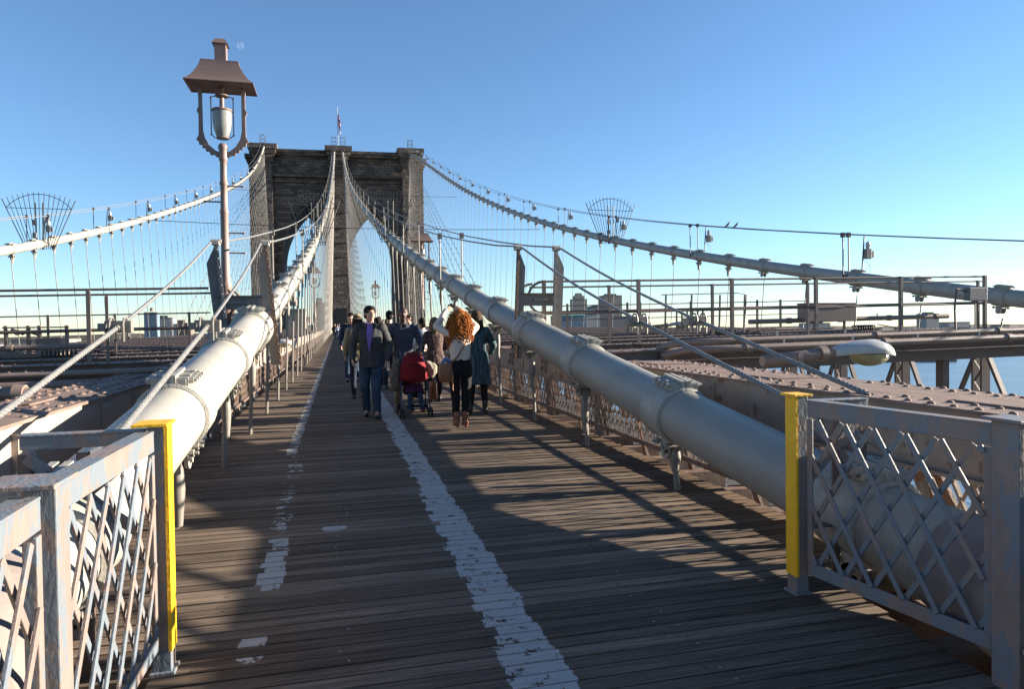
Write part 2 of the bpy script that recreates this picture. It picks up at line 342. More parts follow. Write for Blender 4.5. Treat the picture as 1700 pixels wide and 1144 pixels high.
for nm, x0, x1 in (('pier', -18.4, -AX-AH), ('pier', -AX+AH, AX-AH), ('pier', AX+AH, 18.4)):
    p = MB(False); TW(p, x0, x1, 0, D, -38-TZ, ZS, .12 if abs(x0+x1) > 5 else .05)
    tb(nm, p)
# spandrels above the springing: strips either side of the arch curve, front, back and soffit
p = MB(False)
for s_ in (-1, 1):
    cx = s_*AX
    for i in range(1, len(zs)-1):
        za, zb = zs[i], zs[i+1]; ha, hb = half(za), half(zb)
        for e in (-1, 1):
            ea = AH if e*s_ < 0 else (18.4-AX); xo = cx+e*ea
            if e*s_ < 0: xo = cx+e*AX
            for yy in (0, D):
                p._a([(cx+e*ha,yy,za),(xo,yy,za),(xo,yy,zb),(cx+e*hb,yy,zb)], [(0,1,2,3)])
            p._a([(cx+e*ha,0,za),(cx+e*ha,D,za),(cx+e*hb,D,zb),(cx+e*hb,0,zb)], [(0,1,2,3)])
            if e*s_ > 0: p._a([(xo,0,za),(xo,D,za),(xo,D,zb),(xo,0,zb)], [(0,1,2,3)])
    # raised moulding round the arch
    for e in (-1, 1):
        for i in range(1, len(zs)-1):
            za, zb = zs[i], zs[i+1]; ha, hb = half(za), half(zb)
            p._a([(cx+e*ha,-.35,za),(cx+e*(ha+.9),-.35,za),(cx+e*(hb+.9),-.35,zb+.4),(cx+e*hb,-.35,zb),
                  (cx+e*ha,.02,za),(cx+e*(ha+.9),.02,za),(cx+e*(hb+.9),.02,zb+.4),(cx+e*hb,.02,zb)], [(0,1,2,3),(1,5,6,2),(0,4,7,3)])
p._a([(-18.4,0,ZA),(18.4,0,ZA),(18.4,0,ZB),(-18.4,0,ZB),(-18.4,D,ZA),(18.4,D,ZA),(18.4,D,ZB),(-18.4,D,ZB)], [(0,1,2,3),(4,5,6,7),(4,0,3,7),(1,5,6,2),(0,1,5,4)])
tb('arch_wall', p)
# projecting pilasters in front of the piers
p = MB(False)
for x0, x1 in ((-17.9,-14.2),(-1.75,1.75),(14.2,17.9)):
    TW(p, x0, x1, -1.4, .05, -38-TZ, 41.6, .12); TW(p, x0, x1, D-.05, D+1.4, -38-TZ, 41.6)
tb('pilasters', p)
p = MB(False)
TW(p, -18.0, 18.0, .25, D-.25, ZB, 41.8)                    # frieze wall
for z0, z1, e in ((34.6,35.1,.45),(36.0,36.6,.6),(41.3,42.0,.9),(42.0,42.7,1.3)): TW(p, -18.2-e*.4, 18.2+e*.4, -e, D+e, z0, z1)
tb('entablature', p)
for x0, x1 in ((-17.9,-14.2),(-1.75,1.75),(14.2,17.9)):
    p = MB(False); z = 39.2
    for k, e in enumerate((.25, .55, .9, 1.2)):
        TW(p, x0-e, x1+e, -1.4-e, D+1.4+e, z, z+1.05 if k < 3 else 43.6); z += 1.05
    tb('pier_cap', p)
for s_ in (-1, 1):                                          # side buttress caps
    p = MB(False); TW(p, min(s_*18.2, s_*19.4), max(s_*18.2, s_*19.4), 2.5, D-2.5, -38-TZ, 39.5, .1)
    for k, e in enumerate((.3,.6,.9)): TW(p, min(s_*18.2, s_*(19.3+e)), max(s_*18.2, s_*(19.3+e)), 2.5-e, D-2.5+e, 39.5+k*.8, 40.4+k*.8 if k < 2 else 42.1)
    tb('side_cap', p)
p = MB(False); TW(p, -1.2, 1.2, -1.62, -1.3, 0, 5.4); tb('service_door', p, mat('dark_door', (.03,.03,.035), .7))
p = MB(False)
for z0 in (27.0, 23.5, 20.2, 17.0, 13.0):
    for x0 in (-1.8, 14.1, -17.95): TW(p, x0, x0+3.8, -1.62, -1.38, z0, z0+.35)
tb('string_course', p)
def saddle_frame(x):
    p = MB(False); z0 = 43.6
    for dx in (-.5,.5):
        for dy in (0,.9): p.bar((x+dx,-1.9+dy,z0-3.5),(x+dx,-1.9+dy,z0+1.9),.09,.09)
    for z in (z0+.2, z0+1., z0+1.9):
        for dy in (0,.9): p.bar((x-.5,-1.9+dy,z),(x+.5,-1.9+dy,z),.08,.08)
        for dx in (-.5,.5): p.bar((x+dx,-1.9,z),(x+dx,-1,z),.08,.08)
    return p
g_frames = []
for k, x in enumerate((-16.0, -1.0, 1.0, 16.0)):
    p = saddle_frame(x)
    for i, (a, c, z) in enumerate(p.v): p.v[i] = (a+.87, c+160, z-1.8+TZ+.018*a)
    o = p.build('inspection_cage', mat('pale_steel', (.6,.6,.6), .5), at=(x+.87,158.5,TZ+43))
    o2 = tag(o, ['pale steel cage on top of the tower above the left outer cable', 'pale steel cage on the tower just left of the flagpole', 'pale steel cage on the tower just right of the flagpole', 'pale steel cage on top of the tower above the right outer cable'][k], 'cage', 'steel cages on top of the tower')
for o in bpy.data.objects:
    if o.name.startswith('inspection_cage'): pass
# flag
fp = thing('flagpole', 'thin white flagpole with a limp striped flag on the middle of the tower', 'flagpole', (.87, 158.5, TZ+41.5), deck=False)
p = MB(False); p.tube([(.87,158.5,TZ+41.5),(.82,158.5,TZ+50.4)], [.11,.06], 8); p.ball((.82,158.5,TZ+50.5), .14); p.build('pole', m_white, fp, smooth=True)
def flag_mat():
    m = bpy.data.materials.new('striped_flag_cloth'); m.use_nodes = True; t = m.node_tree; N = t.nodes; L = t.links; bs = N['Principled BSDF']; bs.inputs['Roughness'].default_value = .8
    tc = N.new('ShaderNodeUVMap'); sx = N.new('ShaderNodeSeparateXYZ'); L.new(tc.outputs[0], sx.inputs[0])
    a = N.new('ShaderNodeMath'); a.operation = 'MULTIPLY'; a.inputs[1].default_value = 6.5; L.new(sx.outputs[1], a.inputs[0])
    f = N.new('ShaderNodeMath'); f.operation = 'FRACT'; L.new(a.outputs[0], f.inputs[0])
    g = N.new('ShaderNodeMath'); g.operation = 'GREATER_THAN'; g.inputs[1].default_value = .5; L.new(f.outputs[0], g.inputs[0])
    mx = N.new('ShaderNodeMix'); mx.data_type = 'RGBA'; L.new(g.outputs[0], mx.inputs[0]); mx.inputs[6].default_value = (.62,.03,.04,1); mx.inputs[7].default_value = (.75,.74,.72,1)
    u = N.new('ShaderNodeMath'); u.operation = 'LESS_THAN'; u.inputs[1].default_value = .4; L.new(sx.outputs[0], u.inputs[0])
    v = N.new('ShaderNodeMath'); v.operation = 'GREATER_THAN'; v.inputs[1].default_value = .46; L.new(sx.outputs[1], v.inputs[0])
    h = N.new('ShaderNodeMath'); h.operation = 'MULTIPLY'; L.new(u.outputs[0], h.inputs[0]); L.new(v.outputs[0], h.inputs[1])
    m2 = N.new('ShaderNodeMix'); m2.data_type = 'RGBA'; L.new(h.outputs[0], m2.inputs[0]); L.new(mx.outputs[2], m2.inputs[6]); m2.inputs[7].default_value = (.02,.04,.18,1)
    L.new(m2.outputs[2], bs.inputs['Base Color']); return m
p = MB(False); nu, nv = 14, 18
for j in range(nv+1):
    for i in range(nu+1):
        u, v = i/nu, j/nv
        x = .90+u*.55+.10*math.sin(u*17+v*2)*u; y = 158.5+.22*math.sin(u*14)*u; z = TZ+49.6-(1-v)*2.9-u*2.6-.1*math.sin(u*9)
        p.v.append((x, y, z))
p.f = [(j*(nu+1)+i, j*(nu+1)+i+1, (j+1)*(nu+1)+i+1, (j+1)*(nu+1)+i) for j in range(nv) for i in range(nu)]; p.mi = [0]*len(p.f)
fo = p.build('flag', flag_mat(), fp, smooth=True)
uv = fo.data.uv_layers.new(name='UVMap')
for pl in fo.data.polygons:
    for li in pl.loop_indices:
        vi = fo.data.loops[li].vertex_index; uv.data[li].uv = ((vi % (nu+1))/nu, (vi//(nu+1))/nv)
# ================================================================ INNER LATTICE TRUSSES
def lattice_truss(side, label):
    xi = 3.45 if side > 0 else -1.75                        # inner face
    xo = 4.35 if side > 0 else -2.32
    t = thing('lattice_truss', label, 'truss', (xi, 0, 0), 'lattice trusses along the walkway')
    q = rd(11+side); Y0, Y1 = -3, 158.3
    s_ = side
    p = MB(); p.box(min(xi, xi+s_*.03), max(xi, xi+s_*.03), Y0, Y1, .61, .975)
    p.box(min(xi-s_*.03, xi+s_*.12), max(xi-s_*.03, xi+s_*.12), Y0, Y1, .585, .607)
    for k in range(-1, 60):                                 # splice plates, bolts, holes
        y = 2.286*k+1.2
        p.box(min(xi-s_*.012, xi-s_*.0005), max(xi-s_*.012, xi-s_*.0005), y, y+.30, .66, .94)
        if k < 12:
            for dy in (.06,.24):
                for dz in (.72,.88): p.ball((xi-s_*.012, y+dy, dz), .018, 6, 3)
            p.ball((xi-s_*.02, y+.95, .79), .055, 8, 4); p.box(min(xi-s_*.035, xi-s_*.0005), max(xi-s_*.035, xi-s_*.0005), y+.82, y+.86, .66, .93)
            p.bar((xi-s_*.02,y+1.1,.70),(xi-s_*.02,y+1.02,.9),.03,.04)
    p.build('chord_web', m_pink if side > 0 else m_cream, t)
    p = MB()
    a, c = min(xi-s_*.04, xo), max(xi-s_*.04, xo)
    p.box(a, c, Y0, Y1, .98, 1.0); p.box(min(xo, xo-s_*.03), max(xo, xo-s_*.03), Y0, Y1, .90, .978)
    yy = Y0
    while yy < Y1:
        if yy < 26:
            for x in ((xi+s_*.02, xi+s_*.17, xo-s_*.17, xo-s_*.04)):
                if q.random() < .97: p.ball((x, yy+q.uniform(-.004,.004), 1.0), q.uniform(.021,.026), 8, 3, (1,1,.7), True)
        elif yy < 70:
            for x in (xi+s_*.02, xo-s_*.04): p._a([(x-.02,yy-.02,1.0),(x+.02,yy-.02,1.0),(x+.02,yy+.02,1.0),(x-.02,yy+.02,1.0),(x,yy,1.02)], [(0,1,4),(1,2,4),(2,3,4),(3,0,4)])
        yy += q.choice((.16,.17,.2)) if yy < 26 else .24
    for k in range(-1, 62):                                  # cover plates
        y = 2.286*k+.6
        p.box(min(xi+s_*.24, xo-s_*.24), max(xi+s_*.24, xo-s_*.24), y, y+.55, 1.0, 1.012)
    p.build('top_chord', m_top, t, smooth=True, sharp=30)
    p = MB(); p.box(min(xi-s_*.03, xi+s_*.08), max(xi-s_*.03, xi+s_*.08), Y0, Y1, .085, .095); p.box(min(xi-s_*.03, xi-s_*.005), max(xi-s_*.03, xi-s_*.005), Y0, Y1, .097, .135)
    y = Y0
    while y < 60: p.ball((xi-s_*.03, y, .097), .012, 5, 2); y += .17
    # the lower chord, far under the walkway
    p.box(min(xi, xi+s_*.3), max(xi, xi+s_*.3), Y0, Y1, -3.9, -3.45)
    p.build('bottom_rail', m_brown, t)
    p = MB(); y = Y0
    while y < Y1:
        st = .145 if y < 70 else .30
        for e, xx in ((1, xi+s_*.012), (-1, xi+s_*.032)):
            p.bar((xx, y, .06), (xx, y+e*.30, .62), .019, .008, (1,0,0))
        y += st
    p.build('lattice', m_latt, t)
    p = MB(); y = Y0
    while y < 60:
        p.bar((xi+s_*.16, y, -.6), (xi+s_*.16, y+.8, .62), .07, .03, (1,0,0)); y += 1.143
    y = Y0
    while y < 60:
        p.bar((xi+s_*.3, y, -3.5), (xi+s_*.3, y+2.2, .6), .08, .05, (1,0,0)); y += 2.286
    for k in range(1, 12):
        p.bar((xi+s_*.2, Y0, .30-.0*k), (xi+s_*.2, Y1, .30), .02, .03) if k == 1 else None
    p.build('diagonal_braces', m_rust, t)
    ps = None
    for k in range(-1, 69):
        y = 1.004+2.286*k+1.143
        if ps is None:
            p = MB(); p.box(min(xi+s_*.05, xi+s_*.15), max(xi+s_*.05, xi+s_*.15), y-.05, y+.05, -3.5, .975)
            for dz in [.0+.12*i for i in range(7)]: p.ball((xi+s_*.05-s_*.002, y, .1+dz), .012, 5, 2)
            ps = p.build('post', m_pink, t); y00 = y
        else:
            c = dup(ps); c.parent = t; c.location = (0, y-y00, SL*(y-y00))
    return t
lattice_truss(1, 'rusty pink lattice truss with a riveted top chord, right of the walkway')
lattice_truss(-1, 'sunlit cream and rust lattice truss with a riveted top chord, left of the walkway')
# ================================================================ OUTER TRUSSES
def zb(x): return 1.06+.016*(x)
def outer_truss(X0, label):
    t = thing('outer_truss', label, 'truss', (X0, 0, 0), 'trusses on the outer edges of the bridge'); zt = zb(X0)-.14
    p = MB(); p.box(X0-.16, X0+.16, 2, 158, zt-.22, zt); p.box(X0-.2, X0+.2, 2, 158, zt, zt+.02)
    y = 4
    while y < 60:
        p.box(X0-.17, X0-.12, y-.025, y+.025, zt+.02, zt+.05); p.box(X0+.12, X0+.17, y-.025, y+.025, zt+.02, zt+.05); y += .3
    p.build('top_chord', m_brown, t)
    p = MB(); p.box(X0-.2, X0+.2, 2, 158, -4.3, -3.8); p.build('bottom_chord', m_brown, t)
    ps = None
    for k in range(0, 67):
        y = 3.6+2.286*k
        if not ps:
            p = MB(); p.box(X0-.12, X0+.12, y-.14, y-.09, -3.9, zt-.2); p.box(X0-.12, X0+.12, y+.09, y+.14, -3.9, zt-.2)
            for i in range(9):
                z = -3.7+i*.5; p.bar((X0-.09, y-.09, z), (X0-.09, y+.09, z+.25), .02, .05, (1,0,0)); p.bar((X0-.09, y+.09, z+.25), (X0-.09, y-.09, z+.5), .02, .05, (1,0,0))
            ps = p.build('post', m_brown, t)
            p = MB(); p.bar((X0, y+.1, -3.8), (X0, y+2.2, zt-.25), .07, .12, (1,0,0)); p.bar((X0+.08, y+2.2, -3.8), (X0+.08, y+.1, zt-.25), .07, .1, (1,0,0))
            ds = p.build('cross_brace', m_brown, t)
        else:
            for s0 in (ps, ds):
                c = dup(s0); c.parent = t; c.location = (0, 2.286*k, SL*2.286*k)
outer_truss(14.55, 'brown outer truss against the river on the far right')
outer_truss(-12.85, 'brown outer truss at the far left edge of the bridge')
# ================================================================ OVERHEAD CROSS BEAMS
def cross_beam(x0, x1, y, rough=True):
    t = MB(); n = x1 > x0
    za, zc = zb(x0), zb(x1)
    def seg(dy0, dy1, dz0, dz1): 
        t._a([(x0,y+dy0,za+dz0),(x1,y+dy0,zc+dz0),(x1,y+dy1,zc+dz0),(x0,y+dy1,za+dz0),(x0,y+dy0,za+dz1),(x1,y+dy0,zc+dz1),(x1,y+dy1,zc+dz1),(x0,y+dy1,za+dz1)],
             [(3,2,1,0),(4,5,6,7),(0,1,5,4),(1,2,6,5),(2,3,7,6),(3,0,4,7)])
    seg(0,.03,-.17,-.02); seg(-.06,.5,-.02,0); seg(.46,.49,-.17,-.02); seg(-.05,-.002,-.17,-.15)
    k = 0; x = min(x0,x1)+.1
    while x < max(x0,x1)-.05:
        z = zb(x)
        for dy in (-.03,.42): t._a([(x-.018,y+dy-.018,z),(x+.018,y+dy-.018,z),(x+.018,y+dy+.018,z),(x-.018,y+dy+.018,z),(x,y+dy,z+.022)], [(0,1,4),(1,2,4),(2,3,4),(3,0,4)])
        x += .17
    return t
for side, (x0, x1) in ((1, (3.50, 14.35)), (-1, (-12.65, -1.80))):
    first = None
    for k in range(0, 66):
        y = 8.7+2.286*k
        if first is None:
            first = cross_beam(x0, x1, y).build('cross_beam', m_brown, at=(x0 if side > 0 else x1, y, 1)); o = first; l0 = first.location.copy()
        else: o = dup(first); o.location = l0+Vector((0, 2.286*k, SL*2.286*k))
        sd = 'right' if side > 0 else 'left'
        if k < 6: tag(o, f'{ORD[k]} riveted brown cross beam beyond the sloping chord on the {sd}', 'beam', f'cross beams on the {sd} of the walkway')
        else: tag(o, f'distant riveted brown cross beam over the {sd} roadway, beyond the first six', 'beam', f'cross beams on the {sd} of the walkway')
# knee-braced dark girders hanging under the first cross beams
for side, (x0, x1) in ((1, (4.6, 14.3)), (-1, (-12.6, -2.5))):
    p = MB(); y = 8.95
    p.bar((x0,y,zb(x0)-.26),(x1,y,zb(x1)-.26),.3,.17)
    p2 = MB()
    for X in [x0+(x1-x0)*i/4 for i in range(5)]:
        p.bar((X,y,zb(X)-1.0),(X,y,zb(X)-.34),.12,.14)
    o = p.build('girder', m_brown, at=(x0, y, .8)); tag(o, f'dark deep girder under the first cross beam on the {"right" if side>0 else "left"}', 'girder')
# ================================================================ MAIN CABLES
def poly(c): return lambda y: (((c[0]*y+c[1])*y+c[2])*y+c[3])*y+c[4]
CAB = {
 'inner_right': (poly((5.027e-8,-1.3509e-5,1.72278e-3,.12279,-.034)), 2.945, -1.15/40),
 'inner_left':  (poly((3.148e-8,-9.2562e-6,1.59059e-3,.110028,.2051)), -1.21, 1.15/40),
 'outer_right': (poly((-2.241e-8,2.1518e-6,1.04764e-3,.125174,.29)), 14.75, 1.8/40),
 'outer_left':  (poly((9.1846e-8,-2.7409e-5,3.37604e-3,.042546,.66)), -13.0, -1.8/40)}
def cpt(k, y, dz=0):
    f, X0, kk = CAB[k]; z = f(y); return (X0+kk*(z+dz*0), y, z+dz)
def band_mesh(r, lod):
    """clamp band round the cable, cable axis along +Y, origin on the axis"""
    b = MB(False); n = 28 if lod == 0 else 12
    L = .15
    prof = [(r+.004,-L-.03),(r+.028,-L-.02),(r+.028,-L+.015),(r+.016,-L+.03),(r+.016,L-.03),(r+.028,L-.015),(r+.028,L+.02),(r+.004,L+.03)] if lod == 0 else [(r+.002,-L),(r+.025,-L),(r+.025,L),(r+.002,L)]
    vs = [(a*math.cos(2*math.pi*j/n), y, a*math.sin(2*math.pi*j/n)) for a, y in prof for j in range(n)]
    b._a(vs, [(i*n+j, i*n+(j+1)%n, (i+1)*n+(j+1)%n, (i+1)*n+j) for i in range(len(prof)-1) for j in range(n)])
    # top flanges drawn together by bolts
    b.box(-.045, -.012, -L-.02, L+.02, r-.01, r+.085); b.box(.012, .045, -L-.02, L+.02, r-.01, r+.085)
    if lod == 0:
        b.box(-.11, .11, -L-.01, L+.01, r-.03, r+.056)
        for i in range(4): b.box(-.125, .125, -L-.0+.082*i, -L+.045+.082*i, r+.002, r+.064+.005*(i%2))
    else: b.box(-.16, .16, -L, L, r+.01, r+.05)
    k = 4 if lod == 0 else 2
    for i in range(k):
        y = -L+.03+(2*L-.06)*i/(k-1)
        b.cyl((-.165,y,r+.04),(.18,y,r+.04),.013, 8)
        if lod == 0:
            for x in (-.142,.142): b.cyl((x-.016,y,r+.04),(x+.016,y,r+.04),.024, 6)
    if lod == 0:
        for y in (-.09,.09):                                   # low side bolts
            b.cyl((-.16,y,-r-.055),(.16,y,-r-.055),.014, 6)
            for x in (-.11,.11): b.cyl((x-.018,y,-r-.055),(x+.018,y,-r-.055),.03, 6)
        for x in (-.065,.065):                                 # clevis plates under the band
            b.box(x-.014, x+.014, -.07, .07, -r-.13, -r+.03); 
            b.cyl((x-.014,0,-r-.13),(x+.014,0,-r-.13),.07, 16)
        b.cyl((-.10,0,-r-.13),(.10,0,-r-.13),.026, 10)
    else:
        b.box(-.07, .07, -.05, .05, -r-.2, -r+.02); b.cyl((-.14,.0,-r-.1),(.14,.0,-r-.1),.035, 6)
        b.cyl((0,0,-r-.15),(0,0,-r-.42),.07,6,.025)
    return b
def rad_at(k, y):
    if k.startswith('inner'):
        if y < 2.3: return .27
        if y < 10.3: return .235
        return .20
    return .195
LBL = {'inner_right': ('grey white wrapped main cable rising on the right of the walkway', 'right walkway cable'),
       'inner_left': ('sunlit cream main cable rising on the left of the walkway', 'left walkway cable'),
       'outer_right': ('grey main cable at the far right, sweeping down from the tower past the river', 'far right cable'),
       'outer_left': ('pale main cable at the far left, sweeping down from the tower behind the lamp post', 'far left cable')}
ST0 = 5.578
proto = {}
for k in CAB:
    f, X0, kk = CAB[k]
    t = thing('main_cable', LBL[k][0], 'cable', cpt(k, 5), 'four main suspension cables')
    ys = [-6+.5*i for i in range(13)] + [.5+.5*i for i in range(30)] + [15.5+3*i for i in range(48)]
    ys = [y for y in ys if y < 157.5]+[157.8]
    if k.startswith('inner'):
        p = MB(); n0 = [y for y in ys if y < 10.3]+[10.3]
        def zz(y): return cpt(k, y) if y > 2.6 else (X0+.00*y, y, f(2.6)-(2.6-y)*.20-.012*(2.6-y)**2)
        p.tube([zz(y) for y in n0], [rad_at(k, min(y, 10.2)) if y > 3 else .235+min(.07,(3-y)*.07) for y in n0], 40)
        p.build('cable_tube', m_wrap if k == 'inner_right' else m_cable, t, smooth=True)
        p = MB(); n2 = [-6,-3,-1,0,.5,1,1.5,2,2.2,2.4,2.7]; p.tube([zz(y) for y in n2], [.245+min(.07,(3-y)*.07) for y in n2[:-1]]+[.262], 40); p.build('dusty_cover', m_sleeve, t, smooth=True)
        p = MB(); p.tube([cpt(k, 10.1), cpt(k, 10.16), cpt(k, 10.3), cpt(k, 10.36), cpt(k,10.42)], [.237,.285,.285,.25,.2], 32); p.build('collar', m_clamp, t, smooth=True)
        n1 = [10.3]+[y for y in ys if y > 10.3]
        p = MB(); p.tube([cpt(k, y) for y in n1], .2, 24); p.build('cable_tube', m_wrap if k == 'inner_right' else m_cable, t, smooth=True)
        p = MB(); b_ = zz(1.9); p.tube([zz(2.15), zz(2.05), zz(1.6), zz(1.5)], [.30,.335,.335,.31], 32)
        for dy in (2.08, 1.57):
            for j in range(10):
                a = j*math.pi/5; c = zz(dy); p.ball((c[0]+.335*math.cos(a), dy, c[2]+.335*math.sin(a)), .022, 6, 3)
        p.build('anchor_sleeve', m_clamp, t, smooth=True)
    else:
        p = MB(); p.tube([cpt(k, y) for y in ys], .195, 24); p.build('cable_tube', m_cable, t, smooth=True)
    i0 = -1 if k.startswith('inner') else -1
    for i in range(i0, 66):
        y = ST0+2.286*i
        if y > 156: break
        lod = 0 if (k.startswith('inner') and i < 12) or (k.startswith('outer') and i < 8) else 1
        r = round(rad_at(k, y), 3); key = (r, lod)
        c = cpt(k, y); c2 = cpt(k, y+.5); sl = math.atan2(c2[2]-c[2]+SL*.5, .5)
        if key not in proto:
            o = band_mesh(r, lod).build('cable_band', m_clamp, smooth=True, sharp=40); proto[key] = o
        else: o = dup(proto[key])
        o.parent = t; o.rotation_euler = (sl, 0, 0); o.location = yz(*c)-Vector(t['_o'])
# ---------------------------------------------------------------- suspenders
ub = MB(False); ub.tube([(0,0,0),(0,0,1)], 1, 8); unit = ub.build('rope', m_susp, smooth=True); unit_me = unit.data; bpy.data.objects.remove(unit)
um = MB(False); um.tube([(0,0,-.16),(0,0,-.34),(0,0,-.44),(0,0,-.62)], [.04,.052,.045,.03], 10); um.box(-.032,.032,-.045,.045,-.22,-.09); um.cyl((-.034,0,-.13),(.034,0,-.13),.05,12)
fork = um.build('fork', m_susp, smooth=True, sharp=40); fork_me = fork.data; bpy.data.objects.remove(fork)
for k in CAB:
    f, X0, kk = CAB[k]; inner = k.startswith('inner')
    zbot = -.02 if inner else zb(X0)-.1
    for i in range(0, 66):
        y = ST0+2.286*i
        if y > 156: break
        c = cpt(k, y); r = rad_at(k, y)
        top = Vector(yz(c[0], y, c[2]-r-(.13 if inner else .3))); bot = Vector(yz(X0, y, zbot))
        if top.z-bot.z < .12: continue
        d = top-bot; rr = (.030 if i < 2 else .026) if inner and i < 14 else (.016 if inner else .018)
        side = LBL[k][1]
        lab = (f'{ORD[i]} upright grey rod from the camera, joining the {side} to the boards' if inner else f'{ORD[i]} suspender rope from the camera, hanging from the {side}') if i < 12 else \
              f'thin distant suspender rope in the row hanging from the {side}, beyond the twelfth'
        grp = f'suspender ropes of the {side}'
        if inner and i < 14:
            t = thing('suspender', lab, 'suspender', (X0, y, zbot), grp)
            o = bpy.data.objects.new('rope', unit_me); col.objects.link(o); o.parent = t; o.rotation_mode = 'QUATERNION'
            o.rotation_quaternion = d.to_track_quat('Z', 'Y'); o.scale = (rr, rr, d.length)
            o = bpy.data.objects.new('fork', fork_me); col.objects.link(o); o.parent = t; o.location = Vector(yz(c[0], y, c[2]-r))-Vector(t['_o'])
            if d.length < .5: o.scale = (1,1,.5)
        else:
            o = bpy.data.objects.new('suspender', unit_me); col.objects.link(o); o.location = bot; o.rotation_mode = 'QUATERNION'
            o.rotation_quaternion = d.to_track_quat('Z', 'Y'); o.scale = (rr, rr, d.length); tag(o, lab, 'suspender', grp)
# ---------------------------------------------------------------- diagonal stays
for k in CAB:
    f, X0, kk = CAB[k]; inner = k.startswith('inner'); side = LBL[k][1]
    for j in range(22):
        yb = 62.7+4.572*j
        if yb > 155: break
        x1 = X0+kk*39; top = Vector(yz(x1, 158.4, 40.3-.25*j)); bot = Vector(yz(X0, yb, 0 if inner else 1.0)); d = top-bot
        b = MB(False); b.tube([bot-bot, d*.5+Vector((0,0,-.35)), d], .028, 5)
        n = int(d.length/2.3)
        for q_ in range(1, n):                                 # seizing where the stay crosses each suspender
            c = d*(q_/n); b.cyl(c-d.normalized()*.08, c+d.normalized()*.08, .055, 5)
        o = b.build('stay', m_susp, at=(0,0,0)); o.location = bot
        tag(o, f'thin diagonal stay fanning down from the tower in the plane of the {side}', 'stay', f'diagonal stays beside the {side}')
# ---------------------------------------------------------------- hand ropes
def lerp(a, b, t): return tuple(a[i]+(b[i]-a[i])*t for i in range(3))
def hand_rope(pts, r, label, group, tw=0):
    b = MB(); P = [Vector(p) for p in pts]
    if tw: b.tube(pts, r, 18, True, tw, 6, .17)
    else: b.tube(pts, r, 6)
    o = b.build('hand_rope', m_wire, at=pts[0], smooth=True); tag(o, label, 'rope', group); return o
PY = 10.55
PYL = {'left': ((-1.72,-1.05)), 'right': ((3.50, 2.86))}       # outer, inner x of the two uprights
for sd in ('left', 'right'):
    k = 'inner_'+sd; s_ = -1 if sd == 'left' else 1
    for w_, X in (('outer', PYL[sd][0]), ('inner', PYL[sd][1])):
        top = (X, PY, 2.745); clampp = (X-.0*s_, 6.15, 1.52); low = (X+.04*s_, 3.1, .80)
        pts = [lerp(top, clampp, i/8) for i in range(9)]; pts = [(a, b_, c-.05*math.sin(math.pi*i/8)) for i, (a, b_, c) in enumerate(pts)]
        hand_rope(pts, .016, f'taut grey hand rope from the {w_} upright down to its clamp, {sd} side', 'hand ropes coming down from the uprights')
        n = 300; pts = [lerp(clampp, low, i/n) for i in range(n+1)]
        hand_rope(pts, .0175, f'twisted wire rope below the clamp on the {sd}, {"further from" if w_=="outer" else "nearer"} the walkway', 'twisted ropes below the clamps', 26)
        cl = thing('rope_clamp', f'small steel clamp with hooked bolts on the {w_} hand rope, {sd} side', 'clamp', clampp, 'clamps on the hand ropes')
        b = MB(); x, y, z = clampp; b.box(x-.10,x+.10,y-.02,y+.05,z-.05,z+.05); b.box(x-.14,x-.08,y-.05,y+.08,z-.03,z+.03); b.build('block', m_susp, cl, bev=.006)
        for dx in (-.05,.05):
            b = MB(); b.tube([(x+dx,y-.05,z-.12),(x+dx,y-.06,z+.02),(x+dx,y-.03,z+.07),(x+dx,y+.03,z+.075),(x+dx,y+.07,z+.04),(x+dx,y+.08,z-.10)], .009, 6); b.build('hook_bolt', m_susp, cl, smooth=True)
        # upwards to the tower
        pts = [top]; dx = X-CAB[k][1]
        ys = [12, 14, 17.0]+[17+4.572*i for i in range(1, 31)]
        for y in ys:
            c = cpt(k, y); tt = min(1, (y-PY)/(17-PY)); z = c[2]+1.25
            if y < 17: z = 2.745+(cpt(k,17)[2]+1.25-2.745)*tt-.04
            pts.append((X+(c[0]+(.33*(1 if dx > 0 else -1))-X)*tt, y, z))
        hand_rope(pts, .016, f'pale hand rope climbing towards the tower above the {sd} walkway cable, {w_} side', 'hand ropes above the main cables')
for k, sd in (('outer_left', 'far left'), ('outer_right', 'far right')):
    for dx in (-.33, .33):
        pts = [(cpt(k,y)[0]+dx, y, cpt(k,y)[2]+1.30-.0*y) for y in [-2, 2, 5, 8, 11, 14]+[17.2+4.572*i for i in range(31)]]
        hand_rope(pts, .018, f'thin hand rope strung above the {sd} cable, on its {"river" if dx*(1 if "right" in k else -1) > 0 else "walkway"} side', 'hand ropes above the main cables')
